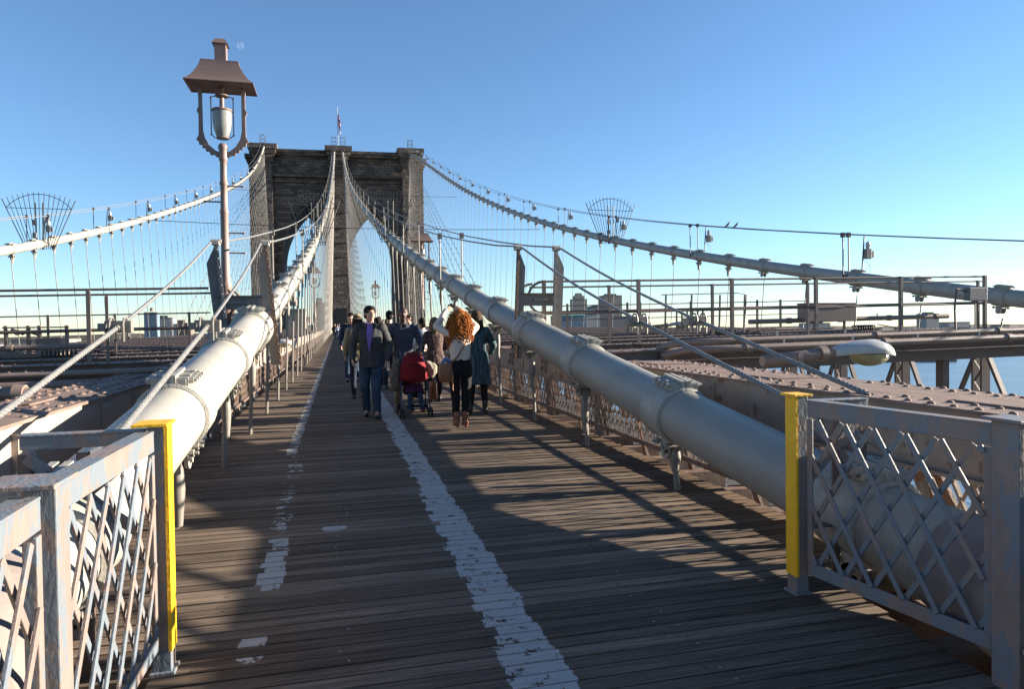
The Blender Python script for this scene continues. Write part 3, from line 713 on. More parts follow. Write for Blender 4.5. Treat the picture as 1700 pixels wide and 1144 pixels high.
# stanchions and the small necklace lights
m_lens = mat('clear_lens', (.75,.77,.78), .15, .05)
lightp = None
for k in CAB:
    side = LBL[k][1]; inner = k.startswith('inner')
    for i in range(16):
        y = 17.2+9.144*i
        if y > 154: break
        for s_, dx in ((0,-.33), (1,.33)):
            yy = y+.55*s_; c = cpt(k, yy); z1 = c[2]+(1.25 if inner else 1.30)
            b = MB(); b.cyl((c[0]+dx, yy, c[2]-.05), (c[0]+dx, yy, z1), .020, 6); b.bar((c[0], yy, c[2]+.19), (c[0]+dx, yy, c[2]+.02), .04, .03); b.box(c[0]+dx-.05, c[0]+dx+.05, yy-.05, yy+.05, z1-.09, z1+.05)
            o = b.build('stanchion', m_dark if not inner else m_susp, at=(c[0]+dx, yy, c[2]))
            nm = f'{ORD[i]} {"left" if s_==0 else "right"}' if i < 5 else 'distant'
            tag(o, f'{nm} stanchion holding the hand rope on the {side}' if i < 5 else f'distant short stanchion under a hand rope, high on the {side}', 'stanchion', f'stanchions on the {side}')
        if inner: continue
        c = cpt(k, y+.4); lx = c[0]+.55
        t = thing('cable_light', f'{ORD[i]} small box light with clear globe on a post above the {side}' if i < 5 else f'distant small box light above the {side}', 'light', (lx, y, c[2]), f'small lights along the {side}')
        b = MB(); b.cyl((c[0]+.33,y,c[2]+.15),(c[0]+.42,y,c[2]+1.2),.02,6); b.tube([(c[0]+.36,y,c[2]+.5),(lx+.06,y,c[2]+.35),(lx+.08,y,c[2]+.12)],.008,5); b.build('post', m_dark, t)
        b = MB(); b.box(lx-.11,lx+.08,y-.07,y+.07,c[2]+.52,c[2]+.82); b.box(lx+.08,lx+.18,y-.05,y+.05,c[2]+.56,c[2]+.76); b.build('housing', m_grey, t, bev=.01)
        b = MB(); b.tube([(lx,y,c[2]+.82),(lx,y,c[2]+.90),(lx,y,c[2]+1.0),(lx,y,c[2]+1.04)],[.05,.075,.06,.02],10); b.build('globe', m_lens, t, smooth=True)
# wires strung across between the outer cables
for y, z, nm in ((50.3, 8.75, 'lower'), (89.5, 18.4, 'upper')):
    b = MB(); xl = cpt('outer_left', y)[0]; xr = cpt('outer_right', y)[0]
    b.tube([(xl+(xr-xl)*i/12, y, z-.25*math.sin(math.pi*i/12)) for i in range(13)], .022, 6)
    tag(b.build('cross_wire', m_dark, at=(xl,y,z), smooth=True), f'{nm} thin dark wire strung across the bridge between the outer cables', 'wire')
# ---------------------------------------------------------------- spiked fans
for k, wd, lab in (('outer_left', 2.95, 'spiked steel fan on the far left cable, against the sky'), ('outer_right', 2.95, 'spiked steel fan on the far right cable, against the sky'),
                   ('inner_left', 2.5, 'spiked steel fan on the left walkway cable, in front of the tower'), ('inner_right', 2.5, 'spiked steel fan on the right walkway cable, in front of the tower')):
    y = 36.0; c = cpt(k, y); x0, z0 = c[0]+(.0 if 'outer' in k else 0), c[2]-.25
    t = thing('spiked_fan', lab, 'fan guard', (x0, y, z0), 'spiked fans guarding the cables'); n = 15
    def P(u, h): return (x0+(wd*.19+(wd*.31)*h)*u, y, z0+h*2.45-.10*(u*u)*2*h)
    b = MB()
    for i in range(n):
        u = -1+2*i/(n-1); b.tube([P(u,0), P(u, 1.02+.06*(1-u*u))], .014 if abs(u) < .99 else .022, 5)
    b.build('spikes', m_dark, t)
    b = MB(); b.tube([P(-1+2*i/20, .84+.20*(1-(-1+2*i/20)**2)) for i in range(21)], .016, 5); b.build('arched_hoop', m_dark, t)
    for h_ in (.84, .08): b = MB(); b.tube([P(-1,h_), P(1,h_)], .015, 5); b.build('straight_hoop', m_dark, t)
    b = MB()
    for u in (-.12,.12): b.tube([P(u*2,0), P(u, .88)], .035, 6)
    b.build('mast', m_dark, t)
    for u, h in ((-.15,.50),(-.2,.26),(.35,.55)):
        q_ = P(u,h); b = MB(); b.box(q_[0]-.08,q_[0]+.06,y-.16,y-.03,q_[2]-.12,q_[2]+.12); b.build('junction_box', m_grey, t)
# ---------------------------------------------------------------- uprights over the cables
for sd in ('left', 'right'):
    s_ = -1 if sd == 'left' else 1
    xo, xi = PYL[sd]
    for w_, X, lean in (('outer', xo, -.16*s_), ('inner', xi, -.17*s_)):
        zb_ = .95 if w_ == 'inner' else .9; xb = X+lean*1.0
        if sd == 'right': xb = X-.08
        t = thing('upright', f'{"dark grey" if sd=="left" else "pale brown"} leaning steel upright, {"left" if X < (xo+xi)/2 else "right"} one of the pair over the {sd} walkway cable', 'upright', (xb, PY, zb_), 'steel uprights over the walkway cables')
        b = MB()
        # channel: web faces the camera, top corner cut off, flange on the walkway side
        w0, zt = (.14 if w_ == 'inner' else .16), 2.68
        e = 1 if sd == 'left' else -1                           # side of the pointed corner
        for yy, th in ((PY, .014),):
            pl = [(xb-w0/2*e, zb_), (xb+w0/2*e, zb_), (X+w0/2*e, zt), (X+w0*.25*e, zt+.02), (X-w0/2*e, zt-.26)]
            b.prism(pl, (0,yy,0), (1,0,0), (0,0,1), -th)
        b.build('web', (m_grey if w_ == 'outer' else mat('tan_grey_paint', (.34,.32,.29), .5, .1, 5)) if sd == 'left' else mat('upright_paint', (.36,.32,.28), .5, .1, 5), t)
        b = MB(); p0 = Vector((xb+(w0/2-.01)*e, PY-.05, zb_)); p1 = Vector((X+(w0/2-.01)*e, PY-.05, zt-.0)); b.bar(p0, p1, .014, .07, (0,1,0)); b.bar(Vector(p0)+Vector((0,-.03,0)), Vector(p1)+Vector((0,-.03,0)), .045, .012, (0,1,0))
        for i in range(14):
            c = p0.lerp(p1, (i+.5)/14); b.ball((c.x, c.y-.038, c.z), .014, 6, 3)
        b.build('flange', m_rust if w_ == 'inner' else (m_grey if sd=='left' else m_worn_skytint), t)
        b = MB(); b.box(X-.05+.06*e, X+.05+.06*e, PY-.12, PY+.03, zt, zt+.06); b.cyl((X+.06*e-.07,PY-.04,zt+.06),(X+.06*e+.07,PY-.04,zt+.06),.03,8); b.build('saddle', m_clamp, t, bev=.005)
        if sd == 'left' and w_ == 'inner':
            b = MB(); b.prism([(.036*math.cos(i*math.pi/8), .036*math.sin(i*math.pi/8)) for i in range(16)], (xb+(X-xb)*.42-.0,PY-.0165,zb_+.76), (1,0,0), (0,0,1), -.0015); st = b.build('round_sticker', mat('sticker_white', (.62,.55,.52), .5), t)
            b = MB(); b.prism([(.022*math.cos(i*math.pi/8), .022*math.sin(i*math.pi/8)) for i in range(16)], (xb+(X-xb)*.42,PY-.0185,zb_+.76), (1,0,0), (0,0,1), -.0015); b.build('sticker_centre', mat('sticker_pink', (.55,.30,.30), .5), st)
    b = MB(); zc = 1.86 if sd == 'left' else 1.90; y = PY+.02
    xa, xc = min(xo,xi)+.0, max(xo,xi)-.0
    b.box(xa, xc, y, y+.012, zc-.10, zc+.10); b.box(xa, xc, y-.07, y, zc+.09, zc+.102); b.box(xa, xc, y-.07, y, zc-.102, zc-.09); b.box(xa+.2, xc-.2, y-.03, y, zc-.02, zc+.02)
    tag(b.build('tie_beam', m_grey if sd == 'left' else MATS['upright_paint'], at=(xa,y,zc)), f'short horizontal channel beam between the pair of uprights on the {sd}', 'beam', 'beams between the uprights')
# ---------------------------------------------------------------- catwalk railings
def railing(name, label, X, y, h0, h1, rails, endx, w_=.055, mt=None):
    t = thing(name, label, 'railing', (X[0], y, zb(X[0])), 'catwalk railings across the bridge')
    for i, x in enumerate(X):
        b = MB(); z0 = zb(x)+h0; b.box(x-w_/2, x+w_/2, y-.006, y+.006, z0, z0+h1); b.box(x-w_/2, x-w_/2+.008, y, y+w_, z0, z0+h1)
        if w_ > .05: b.box(x-.07, x+.07, y-.05, y+.09, z0-.005, z0+.01)
        b.build('post', m_pinkc, t)
    for j, (z, r) in enumerate(rails):
        b = MB(); xs = [endx[0], endx[1]]
        pts = [(xs[0]+(xs[1]-xs[0])*i/6, y+.035, zb(xs[0]+(xs[1]-xs[0])*i/6)+z) for i in range(7)]
        b.tube(pts, r, 8); b.build('rail', m_brown, t, smooth=True)
    return t
Rx = [3.35, 5.06, 6.88, 8.64, 10.55, 12.58]
railing('catwalk_railing', 'front rust brown catwalk railing with tall posts on the right', Rx, 10.9, 0, 1.12, [(1.10,.018),(.56,.018)], (3.35,12.58))
railing('catwalk_railing', 'rear thinner catwalk railing just behind the front one on the right', [4.8, 6.9, 9.0, 11.2, 13.2], 11.6, 0, 1.06, [(1.04,.016),(.60,.014)], (3.3,13.4), .045)
railing('catwalk_railing', 'front catwalk railing with tall posts at the left edge', [-3.43,-5.2,-7.0,-8.8,-10.6,-12.4], 10.9, 0, 1.06, [(1.06,.018),(.48,.024)], (-1.85,-12.5))
railing('catwalk_railing', 'rear thinner catwalk railing behind the front one on the left', [-3.4,-5.3,-7.1,-9,-10.8], 11.6, 0, 1.0, [(1.02,.016)], (-1.9,-12.5), .045)
railing('catwalk_railing', 'far low thin railing across the bridge on the right, before the pale towers', [6.2, 8.0, 8.4, 10.0, 12.2, 13.0], 18.0, .05, .85, [(.84,.014),(.45,.012)], (5.8,14.0), .05)
railing('catwalk_railing', 'far low thin railing across the bridge at the left edge', [-3.0,-4.4,-5.6,-7.0,-8.4], 15.5, .0, .82, [(.80,.014)], (-2.6,-10.5), .05)
for side, x, nm in ((1, 3.35, 'right'), (-1, -1.72, 'left')):    # bent pipe ends
    b = MB(); 
    for dy, sx in ((0,1),(.7,1)):
        d = -1 if side > 0 else 1; cx = x+(0 if side > 0 else -.02)
        zc = zb(x)+.83; b.tube([(cx, 10.93+dy, zc+.27)]+[(cx+d*(.27*math.sin(a)), 10.93+dy, zc+.27*math.cos(a)) for a in [math.pi*i/10 for i in range(1,11)]]+[(cx-.0,10.93+dy,zc-.27)], .022, 8)
    tag(b.build('bent_rail_end', m_pinkc, at=(x,11,zc), smooth=True), f'pair of looped pipe ends of the catwalk railing beside the {"right uprights" if side>0 else "lamp post"}', 'pipe')
# ---------------------------------------------------------------- pipes and cable trays
def pipe(y, x0, x1, dz, r, label, bend=True, mt=None):
    n = 16; P = [(x0+(x1-x0)*i/n, y, zb(x0+(x1-x0)*i/n)+dz) for i in range(n+1)]
    s_ = 1 if x1 > x0 else -1
    if bend: P = [(x0-s_*.55, y+.35, P[0][2]-.10), (x0-s_*.3, y+.12, P[0][2]-.015)]+P
    b = MB(); b.tube(P, r, 14); 
    o = thing('conduit', label, 'pipe', P[0], 'conduits beside the cross beams')
    b.build('pipe', mt or m_pinkc, o, smooth=True)
    for i in (3, 7, 11, 15):
        if i < len(P):
            b = MB(); q_ = P[i]; b.tube([(q_[0]-.05,y,q_[2]),(q_[0]+.05,y,q_[2])], r+.014, 14); b.build('coupling', mt or m_pinkc, o, smooth=True)
    for i in range(4, 16, 2):
        q_ = P[i]; b = MB(); b.box(q_[0]-.01,q_[0]+.01,y-.01,y+.01,q_[2]+r*.8,q_[2]+r+.06); b.build('bracket', m_white, o)
pipe(8.45, 4.9, 14.0, .10, .045, 'upper long grey pink conduit along the first cross beam on the right')
pipe(8.30, 4.9, 14.0, -.0, .050, 'lower long grey pink conduit along the first cross beam on the right')
pipe(8.45, -1.95, -12.3, .0, .028, 'thin conduit along the first cross beam on the left', False)
pipe(8.25, -2.25, -12.3, -.10, .045, 'thick dark conduit along the first cross beam on the left', False)
pipe(13.3, 8.8, 14.2, .30, .055, 'raised straight conduit behind the catwalk railing on the right', False)
pipe(14.0, -4.2, -12.0, .20, .05, 'raised pale conduit behind the catwalk railing on the left', False)
# boxes on the catwalks
b = MB(); b.box(10.1, 11.35, 13.0, 13.4, zb(10.5)+.26, zb(10.5)+.66); b.box(10.08, 11.37, 12.98, 13.42, zb(10.5)+.66, zb(10.5)+.68)
for x in (10.3, 11.1): b.box(x, x+.05, 13.1, 13.15, zb(10.5), zb(10.5)+.26)
tag(b.build('equipment_box', m_pinkc, at=(10.1,13,1.2), bev=.01), 'large brown equipment box behind the catwalk railing on the right', 'box')
t = thing('junction_box', 'grey electrical box hanging on the last catwalk post at the right', 'box', (12.0, 10.8, 2))
b = MB(); b.box(11.98, 12.42, 10.72, 10.86, zb(12)+.62, zb(12)+.88); b.build('housing', m_grey, t, bev=.01)
b = MB(); b.tube([(12.2,10.8,zb(12)+.62),(12.2,10.8,zb(12)-.1)], .015, 6); b.build('conduit', m_susp, t)
b = MB(); b.tube([(12.0,10.8,zb(12)+.8),(11.75,10.8,zb(12)+.85),(11.7,10.8,zb(12)+.5),(11.72,10.8,zb(12)+.05)], .02, 6); b.build('hose', m_brown, t, smooth=True)
q = rd(9)
for X, Y in ((12.3, 14.2), (8.4, 14.2), (-5.4, 14.6)):
    b = MB(); pts = []
    for i in range(60): a = i*.9; pts.append((X+i*.010, Y+.06*math.cos(a), zb(X)+.07+.06*math.sin(a)))
    b.tube(pts, .018, 5); b.tube([(X+.7,Y,zb(X)+.15),(X+1.4,Y-.1,zb(X)+.02),(X+2.6,Y-.2,zb(X)+.03)], .015, 5)
    tag(b.build('cable_coil', m_dark, at=(X,Y,1.2), smooth=True), {12.3:'black coil of cable lying on a beam behind the right railing, near the river', 8.4:'black coil of cable lying on a beam behind the equipment box', -5.4:'black coil of cable lying on a beam at the left'}[X], 'coil', 'coils of black cable')
# platforms: slatted box and open basket on the right, equipment stand on the left
t = thing('work_platform', 'slatted work platform with a bent guard rail behind the right hand ropes', 'platform', (8.6, 17, 1.2))
b = MB()
for i in range(6): x = 9.0+.16*i; b.bar((x,17,zb(9)+.05),(x,17,zb(9)+.62),.03,.05)
b.bar((8.95,17,zb(9)+.64),(9.85,17,zb(9)+.64),.06,.04); b.build('slats', m_pinkc, t)
b = MB()
for x in (8.9, 9.7, 10.6, 11.4): b.bar((x,17.5,zb(9)+.0),(x+.04,17.5,zb(9)+1.08),.04,.04)
b.tube([(8.8,17.5,zb(9)+1.08),(11.2,17.5,zb(9)+1.13),(11.5,17.5,zb(9)+1.08),(11.42,17.5,zb(9)+.02)],.016,6); b.build('guard_rail', m_pinkc, t)
t = thing('equipment_stand', 'low steel frame with pale boxes and black fittings at the left edge', 'frame', (-6.1, 16, 1.0))
b = MB(); z = zb(-6)
for x in (-6.55,-6.15,-5.95,-5.45): b.box(x-.03,x+.03,16,16.06,z-.05,z+.62)
b.bar((-6.6,16,z+.58),(-5.4,16,z+.58),.03,.03); b.build('frame', m_pinkc, t)
b = MB(); b.box(-6.0,-5.55,15.95,16.2,z+.0,z+.36); b.build('box', m_pinkc, t, bev=.01)
b = MB(); b.box(-6.9,-6.3,15.9,16.1,z-.02,z+.1); b.build('box', m_pinkc, t, bev=.01)
b = MB(); b.tube([(-6.4,15.9,z+.55),(-6.2,15.9,z+.45),(-6.1,15.9,z+.5),(-5.9,15.9,z+.42)],.03,6); b.ball((-6.3,15.9,z+.48),.06); b.build('fittings', m_dark, t, smooth=True)
# pale cobra lamp heads
def cobra(x, y, z, s_, label, sc=1.0, lx=None):
    """s_=+1: head points to +x"""
    t = thing('street_light', label, 'street light', (x, y, z), 'cobra head street lights')
    b = MB(); f = lambda u: x+s_*u*sc
    zz = lambda w_: z+w_*sc
    b.tube([(f(-.82),y,zz(-.06)),(f(-.80),y,zz(-.06)),(f(-.12),y,zz(.0)),(f(-.10),y,zz(.0))],[.05*sc,.062*sc,.058*sc,.058*sc],16)
    b.tube([(f(-.17),y,zz(.0)),(f(-.09),y,zz(.005))],.078*sc,16); b.tube([(f(-.12),y,zz(.0)),(f(.06),y,zz(.01))],.045*sc,12)
    b.box(f(-.42)-.03,f(-.42)+.03,y-.07,y-.05,zz(-.12),zz(.02)); b.build('arm', m_pinkc, t, smooth=True)
    b = MB(); n = 18; vs = []; prof = [(0,.055,.06,.0),(.05,.075,.075,.005),(.2,.10,.09,.02),(.35,.135,.105,.03),(.5,.155,.11,.03),(.62,.14,.09,.01),(.69,.09,.05,-.02),(.715,.02,.012,-.035)]
    for u, wy, hz, c in prof:
        for j in range(n):
            a = 2*math.pi*j/n; sz = math.sin(a); vs.append((f(u), y+wy*sc*math.cos(a), zz(c+hz*max(sz,-.38)-.0)))
    k = len(prof); b._a(vs, [(i*n+j, i*n+(j+1)%n, (i+1)*n+(j+1)%n, (i+1)*n+j) for i in range(k-1) for j in range(n)]+[tuple(range(n)), tuple(range((k-1)*n,k*n))])
    b.build('hood', m_white, t, smooth=True, sharp=50)
    b = MB(); b.ball((f(.45),y,zz(-.015)), 1, 16, 6, (.235*sc,.125*sc,-.125*sc), True); b.build('lens', m_yglass, t, smooth=True)
cobra(5.52, 6.7, 1.13, 1, 'large white street light with yellowed lens above the right chord', 1.13)
cobra(-2.95, 7.1, .92, -1, 'pink grey street light arm at the left picture edge, pointing out over the road', 1.1)
cobra(10.1, 19.5, 1.42, 1, 'small distant white street light head behind the two right hand ropes', .9)
cobra(-1.95, 21.0, 1.02, 1, 'small distant white street light behind the left suspender rods', .9)
# birds
for i, y in enumerate((24.5, 23.9)):
    c = cpt('outer_right', y); x, z = c[0]+.33, c[2]+1.33
    t = thing('bird', ('left' if i == 0 else 'right')+' one of two small dark birds perched on the far right hand rope', 'bird', (x, y, z))
    b = MB(); b.tube([(x-.09,y,z-.03),(x-.05,y,z+.03),(x,y,z+.07),(x+.05,y,z+.12),(x+.075,y,z+.16),(x+.10,y,z+.175),(x+.125,y,z+.17)],[.006,.022,.042,.038,.026,.022,.003],8); b.build('body', m_dark, t, smooth=True)
    b = MB(); b.prism([(-.03,.0),(.06,.10),(.02,.11),(-.12,.0)], (x,y-.04,z), (1,0,0), (0,0,1), -.008); b.prism([(-.03,.0),(.06,.10),(.02,.11),(-.12,.0)], (x,y+.05,z), (1,0,0), (0,0,1), -.008); b.build('wings', m_dark, t)
# moon
mm = bpy.data.materials.new('moon_rock'); mm.use_nodes = True; N = mm.node_tree.nodes; L = mm.node_tree.links; pb = N['Principled BSDF']; N.remove(pb)
df = N.new('ShaderNodeBsdfDiffuse'); tr = N.new('ShaderNodeBsdfTransparent'); ad = N.new('ShaderNodeAddShader'); nz = N.new('ShaderNodeTexNoise'); nz.inputs['Scale'].default_value = .03
rp = N.new('ShaderNodeValToRGB'); rp.color_ramp.elements[0].position = .4; rp.color_ramp.elements[0].color = (.012,.012,.012,1); rp.color_ramp.elements[1].position = .6; rp.color_ramp.elements[1].color = (.04,.04,.04,1)
tc = N.new('ShaderNodeTexCoord'); L.new(tc.outputs['Object'], nz.inputs[0]); L.new(nz.outputs[0], rp.inputs[0]); L.new(rp.outputs[0], df.inputs[0]); L.new(df.outputs[0], ad.inputs[0]); L.new(tr.outputs[0], ad.inputs[1]); L.new(ad.outputs[0], N['Material Output'].inputs[0])
b = MB(False); md = Vector((-.13066,1.07362,.4256)).normalized()*20000; b.ball(tuple(md), 85, 32, 16); o = b.build('moon', mm, at=tuple(md), smooth=True); tag(o, 'pale half moon low in the blue sky right of the lamp roof', 'moon')
# ================================================================ NEAR GUARD PANELS
def panel(p0, p1, ztop, zbot, label, out):
    """lattice guard panel from p0 to p1 (x,y), out = +1/-1 side facing away from the walkway"""
    a = Vector((p0[0], p0[1], 0)); c = Vector((p1[0], p1[1], 0)); d = (c-a).normalized(); L_ = (c-a).length
    nrm = Vector((out, 0, 0)); nrm = (nrm-d*nrm.dot(d)).normalized()
    t = thing('lattice_guard', label, 'guard panel', (p0[0], p0[1], zbot), 'lattice guard panels by the camera')
    def P(u, z, o=0): return a+d*u+Vector((0,0,z))+nrm*o
    b = MB(); b.bar(P(0,ztop-.045), P(L_,ztop-.045), .085, .012, nrm); b.bar(P(0,ztop-.003,.03), P(L_,ztop-.003,.03), .075, .010, (0,0,1)); 
    b.build('top_rail', m_worn_skytint, t, bev=.003)
    b = MB(); b.bar(P(0,zbot+.035), P(L_,zbot+.035), .07, .012, nrm); b.bar(P(0,zbot+.004,.025), P(L_,zbot+.004,.025), .06, .008, (0,0,1)); b.build('bottom_rail', m_worn_skytint, t, bev=.003)
    for u in (.014, L_-.014):
        b = MB(); b.bar(P(u,zbot+.07), P(u,ztop-.10), .036, .012, nrm); b.build('stile', m_worn_skytint, t, bev=.003)
    h0, h1 = zbot+.07, ztop-.10; H = h1-h0; run = H*.62; u0, u1 = .03, L_-.03; st = .168
    for e, o_, nm in ((1, .010, 'x'), (-1, -.010, 'y')):
        b = MB(); k = -8
        while k < 14:
            s0 = k*st+.06; A = Vector((s0, h0)); B = Vector((s0+e*run, h1))
            # clip in u
            ts = [0, 1]; dx = B.x-A.x
            lo_, hi_ = 0., 1.
            for bound, sg in ((u0, 1), (u1, -1)):
                tt = (bound-A.x)/dx
                if dx*sg > 0: lo_ = max(lo_, tt)
                else: hi_ = min(hi_, tt)
            if hi_-lo_ > .03:
                q0 = A.lerp(B, lo_); q1 = A.lerp(B, hi_); b.bar(P(q0.x,q0.y,o_), P(q1.x,q1.y,o_), .026, .010, nrm)
            k += 1
        b.build('diagonal_bars', m_worn_skytint, t, bev=.002)
    return t
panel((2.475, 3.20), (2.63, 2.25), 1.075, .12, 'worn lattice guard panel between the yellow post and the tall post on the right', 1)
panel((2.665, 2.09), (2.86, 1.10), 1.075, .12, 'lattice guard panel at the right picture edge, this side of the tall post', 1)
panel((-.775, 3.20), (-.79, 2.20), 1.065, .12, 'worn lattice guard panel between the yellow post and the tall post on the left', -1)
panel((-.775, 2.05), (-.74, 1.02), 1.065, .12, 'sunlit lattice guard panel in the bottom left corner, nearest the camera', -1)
def post(x, y, w_, z0, z1, label, yellow=0, cap=.03):
    t = thing('guard_post', label, 'post', (x, y, z0), 'posts of the guard panels')
    b = MB(); b.box(x-w_/2, x+w_/2, y-w_*.55, y+w_*.55, z0, z1); b.box(x-w_/2-.015, x+w_/2+.015, y-w_*.55-.015, y+w_*.55+.015, z0-.012, z0+.012); b.build('shaft', m_worn_skytint, t, bev=.004)
    b = MB(); b.box(x-w_/2-cap*(1.8 if yellow==0 and x<0 else 1), x+w_/2+cap*.3, y-w_*.55-cap, y+w_*.55+cap*.6, z1, z1+.014); b.build('cap', m_yel if yellow else m_worn_skytint, t, bev=.003)
    if yellow:
        e = yellow; xx = x+e*w_/2; b = MB(); b.box(min(xx, xx+e*.006), max(xx, xx+e*.006), y-w_*.55-.004, y+w_*.55+.002, z0+.10, z1); b.box(min(xx+e*.006, xx-e*.009), max(xx+e*.006, xx-e*.009), y-w_*.55-.007, y-w_*.55-.0045, z0+.10, z1); b.build('yellow_face', m_yel, t)
post(2.46, 3.27, .075, .0, 1.095, 'post with a bright yellow face and cap on the right of the boards', -1, .03)
post(-.765, 3.27, .075, .0, 1.085, 'post with a thin bright yellow edge and cap on the left of the boards', 1, .05)
post(2.655, 2.17, .11, -.3, 1.095, 'thick peeling blue and pink post at the right picture edge', 0, .035)
post(-.785, 2.125, .085, -.3, 1.085, 'thick peeling pale post with a flat cap at the lower left', 0, .05)
def wing(x0, x1, y, label):
    t = thing('wing_frame', label, 'frame', (x0, y, 0)); z = 1.055; s_ = 1 if x1 > x0 else -1
    b = MB(); b.box(min(x0,x1), max(x0,x1), y-.035, y+.035, z, z+.009); b.box(min(x0,x1)+.01, max(x0,x1)-.0, y-.03, y-.022, z-.055, z-.001); b.build('top_angle', m_worn_skytint, t, bev=.002)
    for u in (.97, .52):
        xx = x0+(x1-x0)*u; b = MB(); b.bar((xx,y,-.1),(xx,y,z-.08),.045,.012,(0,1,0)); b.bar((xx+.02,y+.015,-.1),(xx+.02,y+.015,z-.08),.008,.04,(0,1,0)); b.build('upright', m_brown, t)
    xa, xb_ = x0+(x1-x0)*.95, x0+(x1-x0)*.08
    b = MB(); b.bar((xa,y-.008,z-.09),(xb_,y-.008,z-.44),.05,.008,(0,1,0)); b.bar((xa,y+.004,z-.44),(xb_,y+.004,z-.09),.05,.008,(0,1,0)); b.build('cross_brace', m_worn_skytint, t)
    b = MB(); b.bar((x0,y,.35),(x1,y,.35),.012,.06,(0,1,0)); b.build('lower_bar', m_brown, t)
wing(-.82, -1.31, 3.30, 'angle iron wing frame with a cross brace, left of the yellow edged post')
wing(2.52, 2.93, 3.30, 'short angle iron wing frame behind the right lattice guard')
# brackets and braces that crowd the cable behind the right guard
q = rd(21)
t = thing('cable_bracing', 'tangle of rusty lattice struts around the lower end of the right cable', 'bracing', (3.1, 2.6, 0))
for i in range(4):
    y = 1.6+.7*i; b = MB()
    for e in (0, .16): b.bar((3.15+e, y, -.6), (3.28+e, y+.4, .52), .03, .05)
    for j in range(8): b.bar((3.15, y+.05*j, -.55+.13*j), (3.31, y+.05*j+.03, -.45+.13*j), .012, .03)
    b.build('laced_strut', m_pink, t)
b = MB(); b.bar((3.2,.8,-.20),(3.25,5.8,-.18),.10,.012); b.bar((3.2,.8,-.24),(3.25,5.8,-.22),.012,.08); b.build('stringer', m_rust, t)
t = thing('cable_bracing', 'rusty struts and a dark strap around the lower end of the left cable', 'bracing', (-1.4, 2.6, 0))
for i in range(3):
    y = 1.3+.9*i; b = MB()
    for e in (0, -.14): b.bar((-1.55+e, y, -.6), (-1.62+e, y+.4, .6), .03, .05)
    for j in range(8): b.bar((-1.55, y+.05*j, -.55+.14*j), (-1.69, y+.05*j+.03, -.45+.14*j), .012, .03)
    b.build('laced_strut', m_pink, t)
b = MB(); b.bar((-1.62,.8,.34),(-1.62,5.8,.36),.10,.012); b.bar((-1.60,.8,.30),(-1.60,5.8,.32),.012,.08); b.build('stringer', m_rust, t)
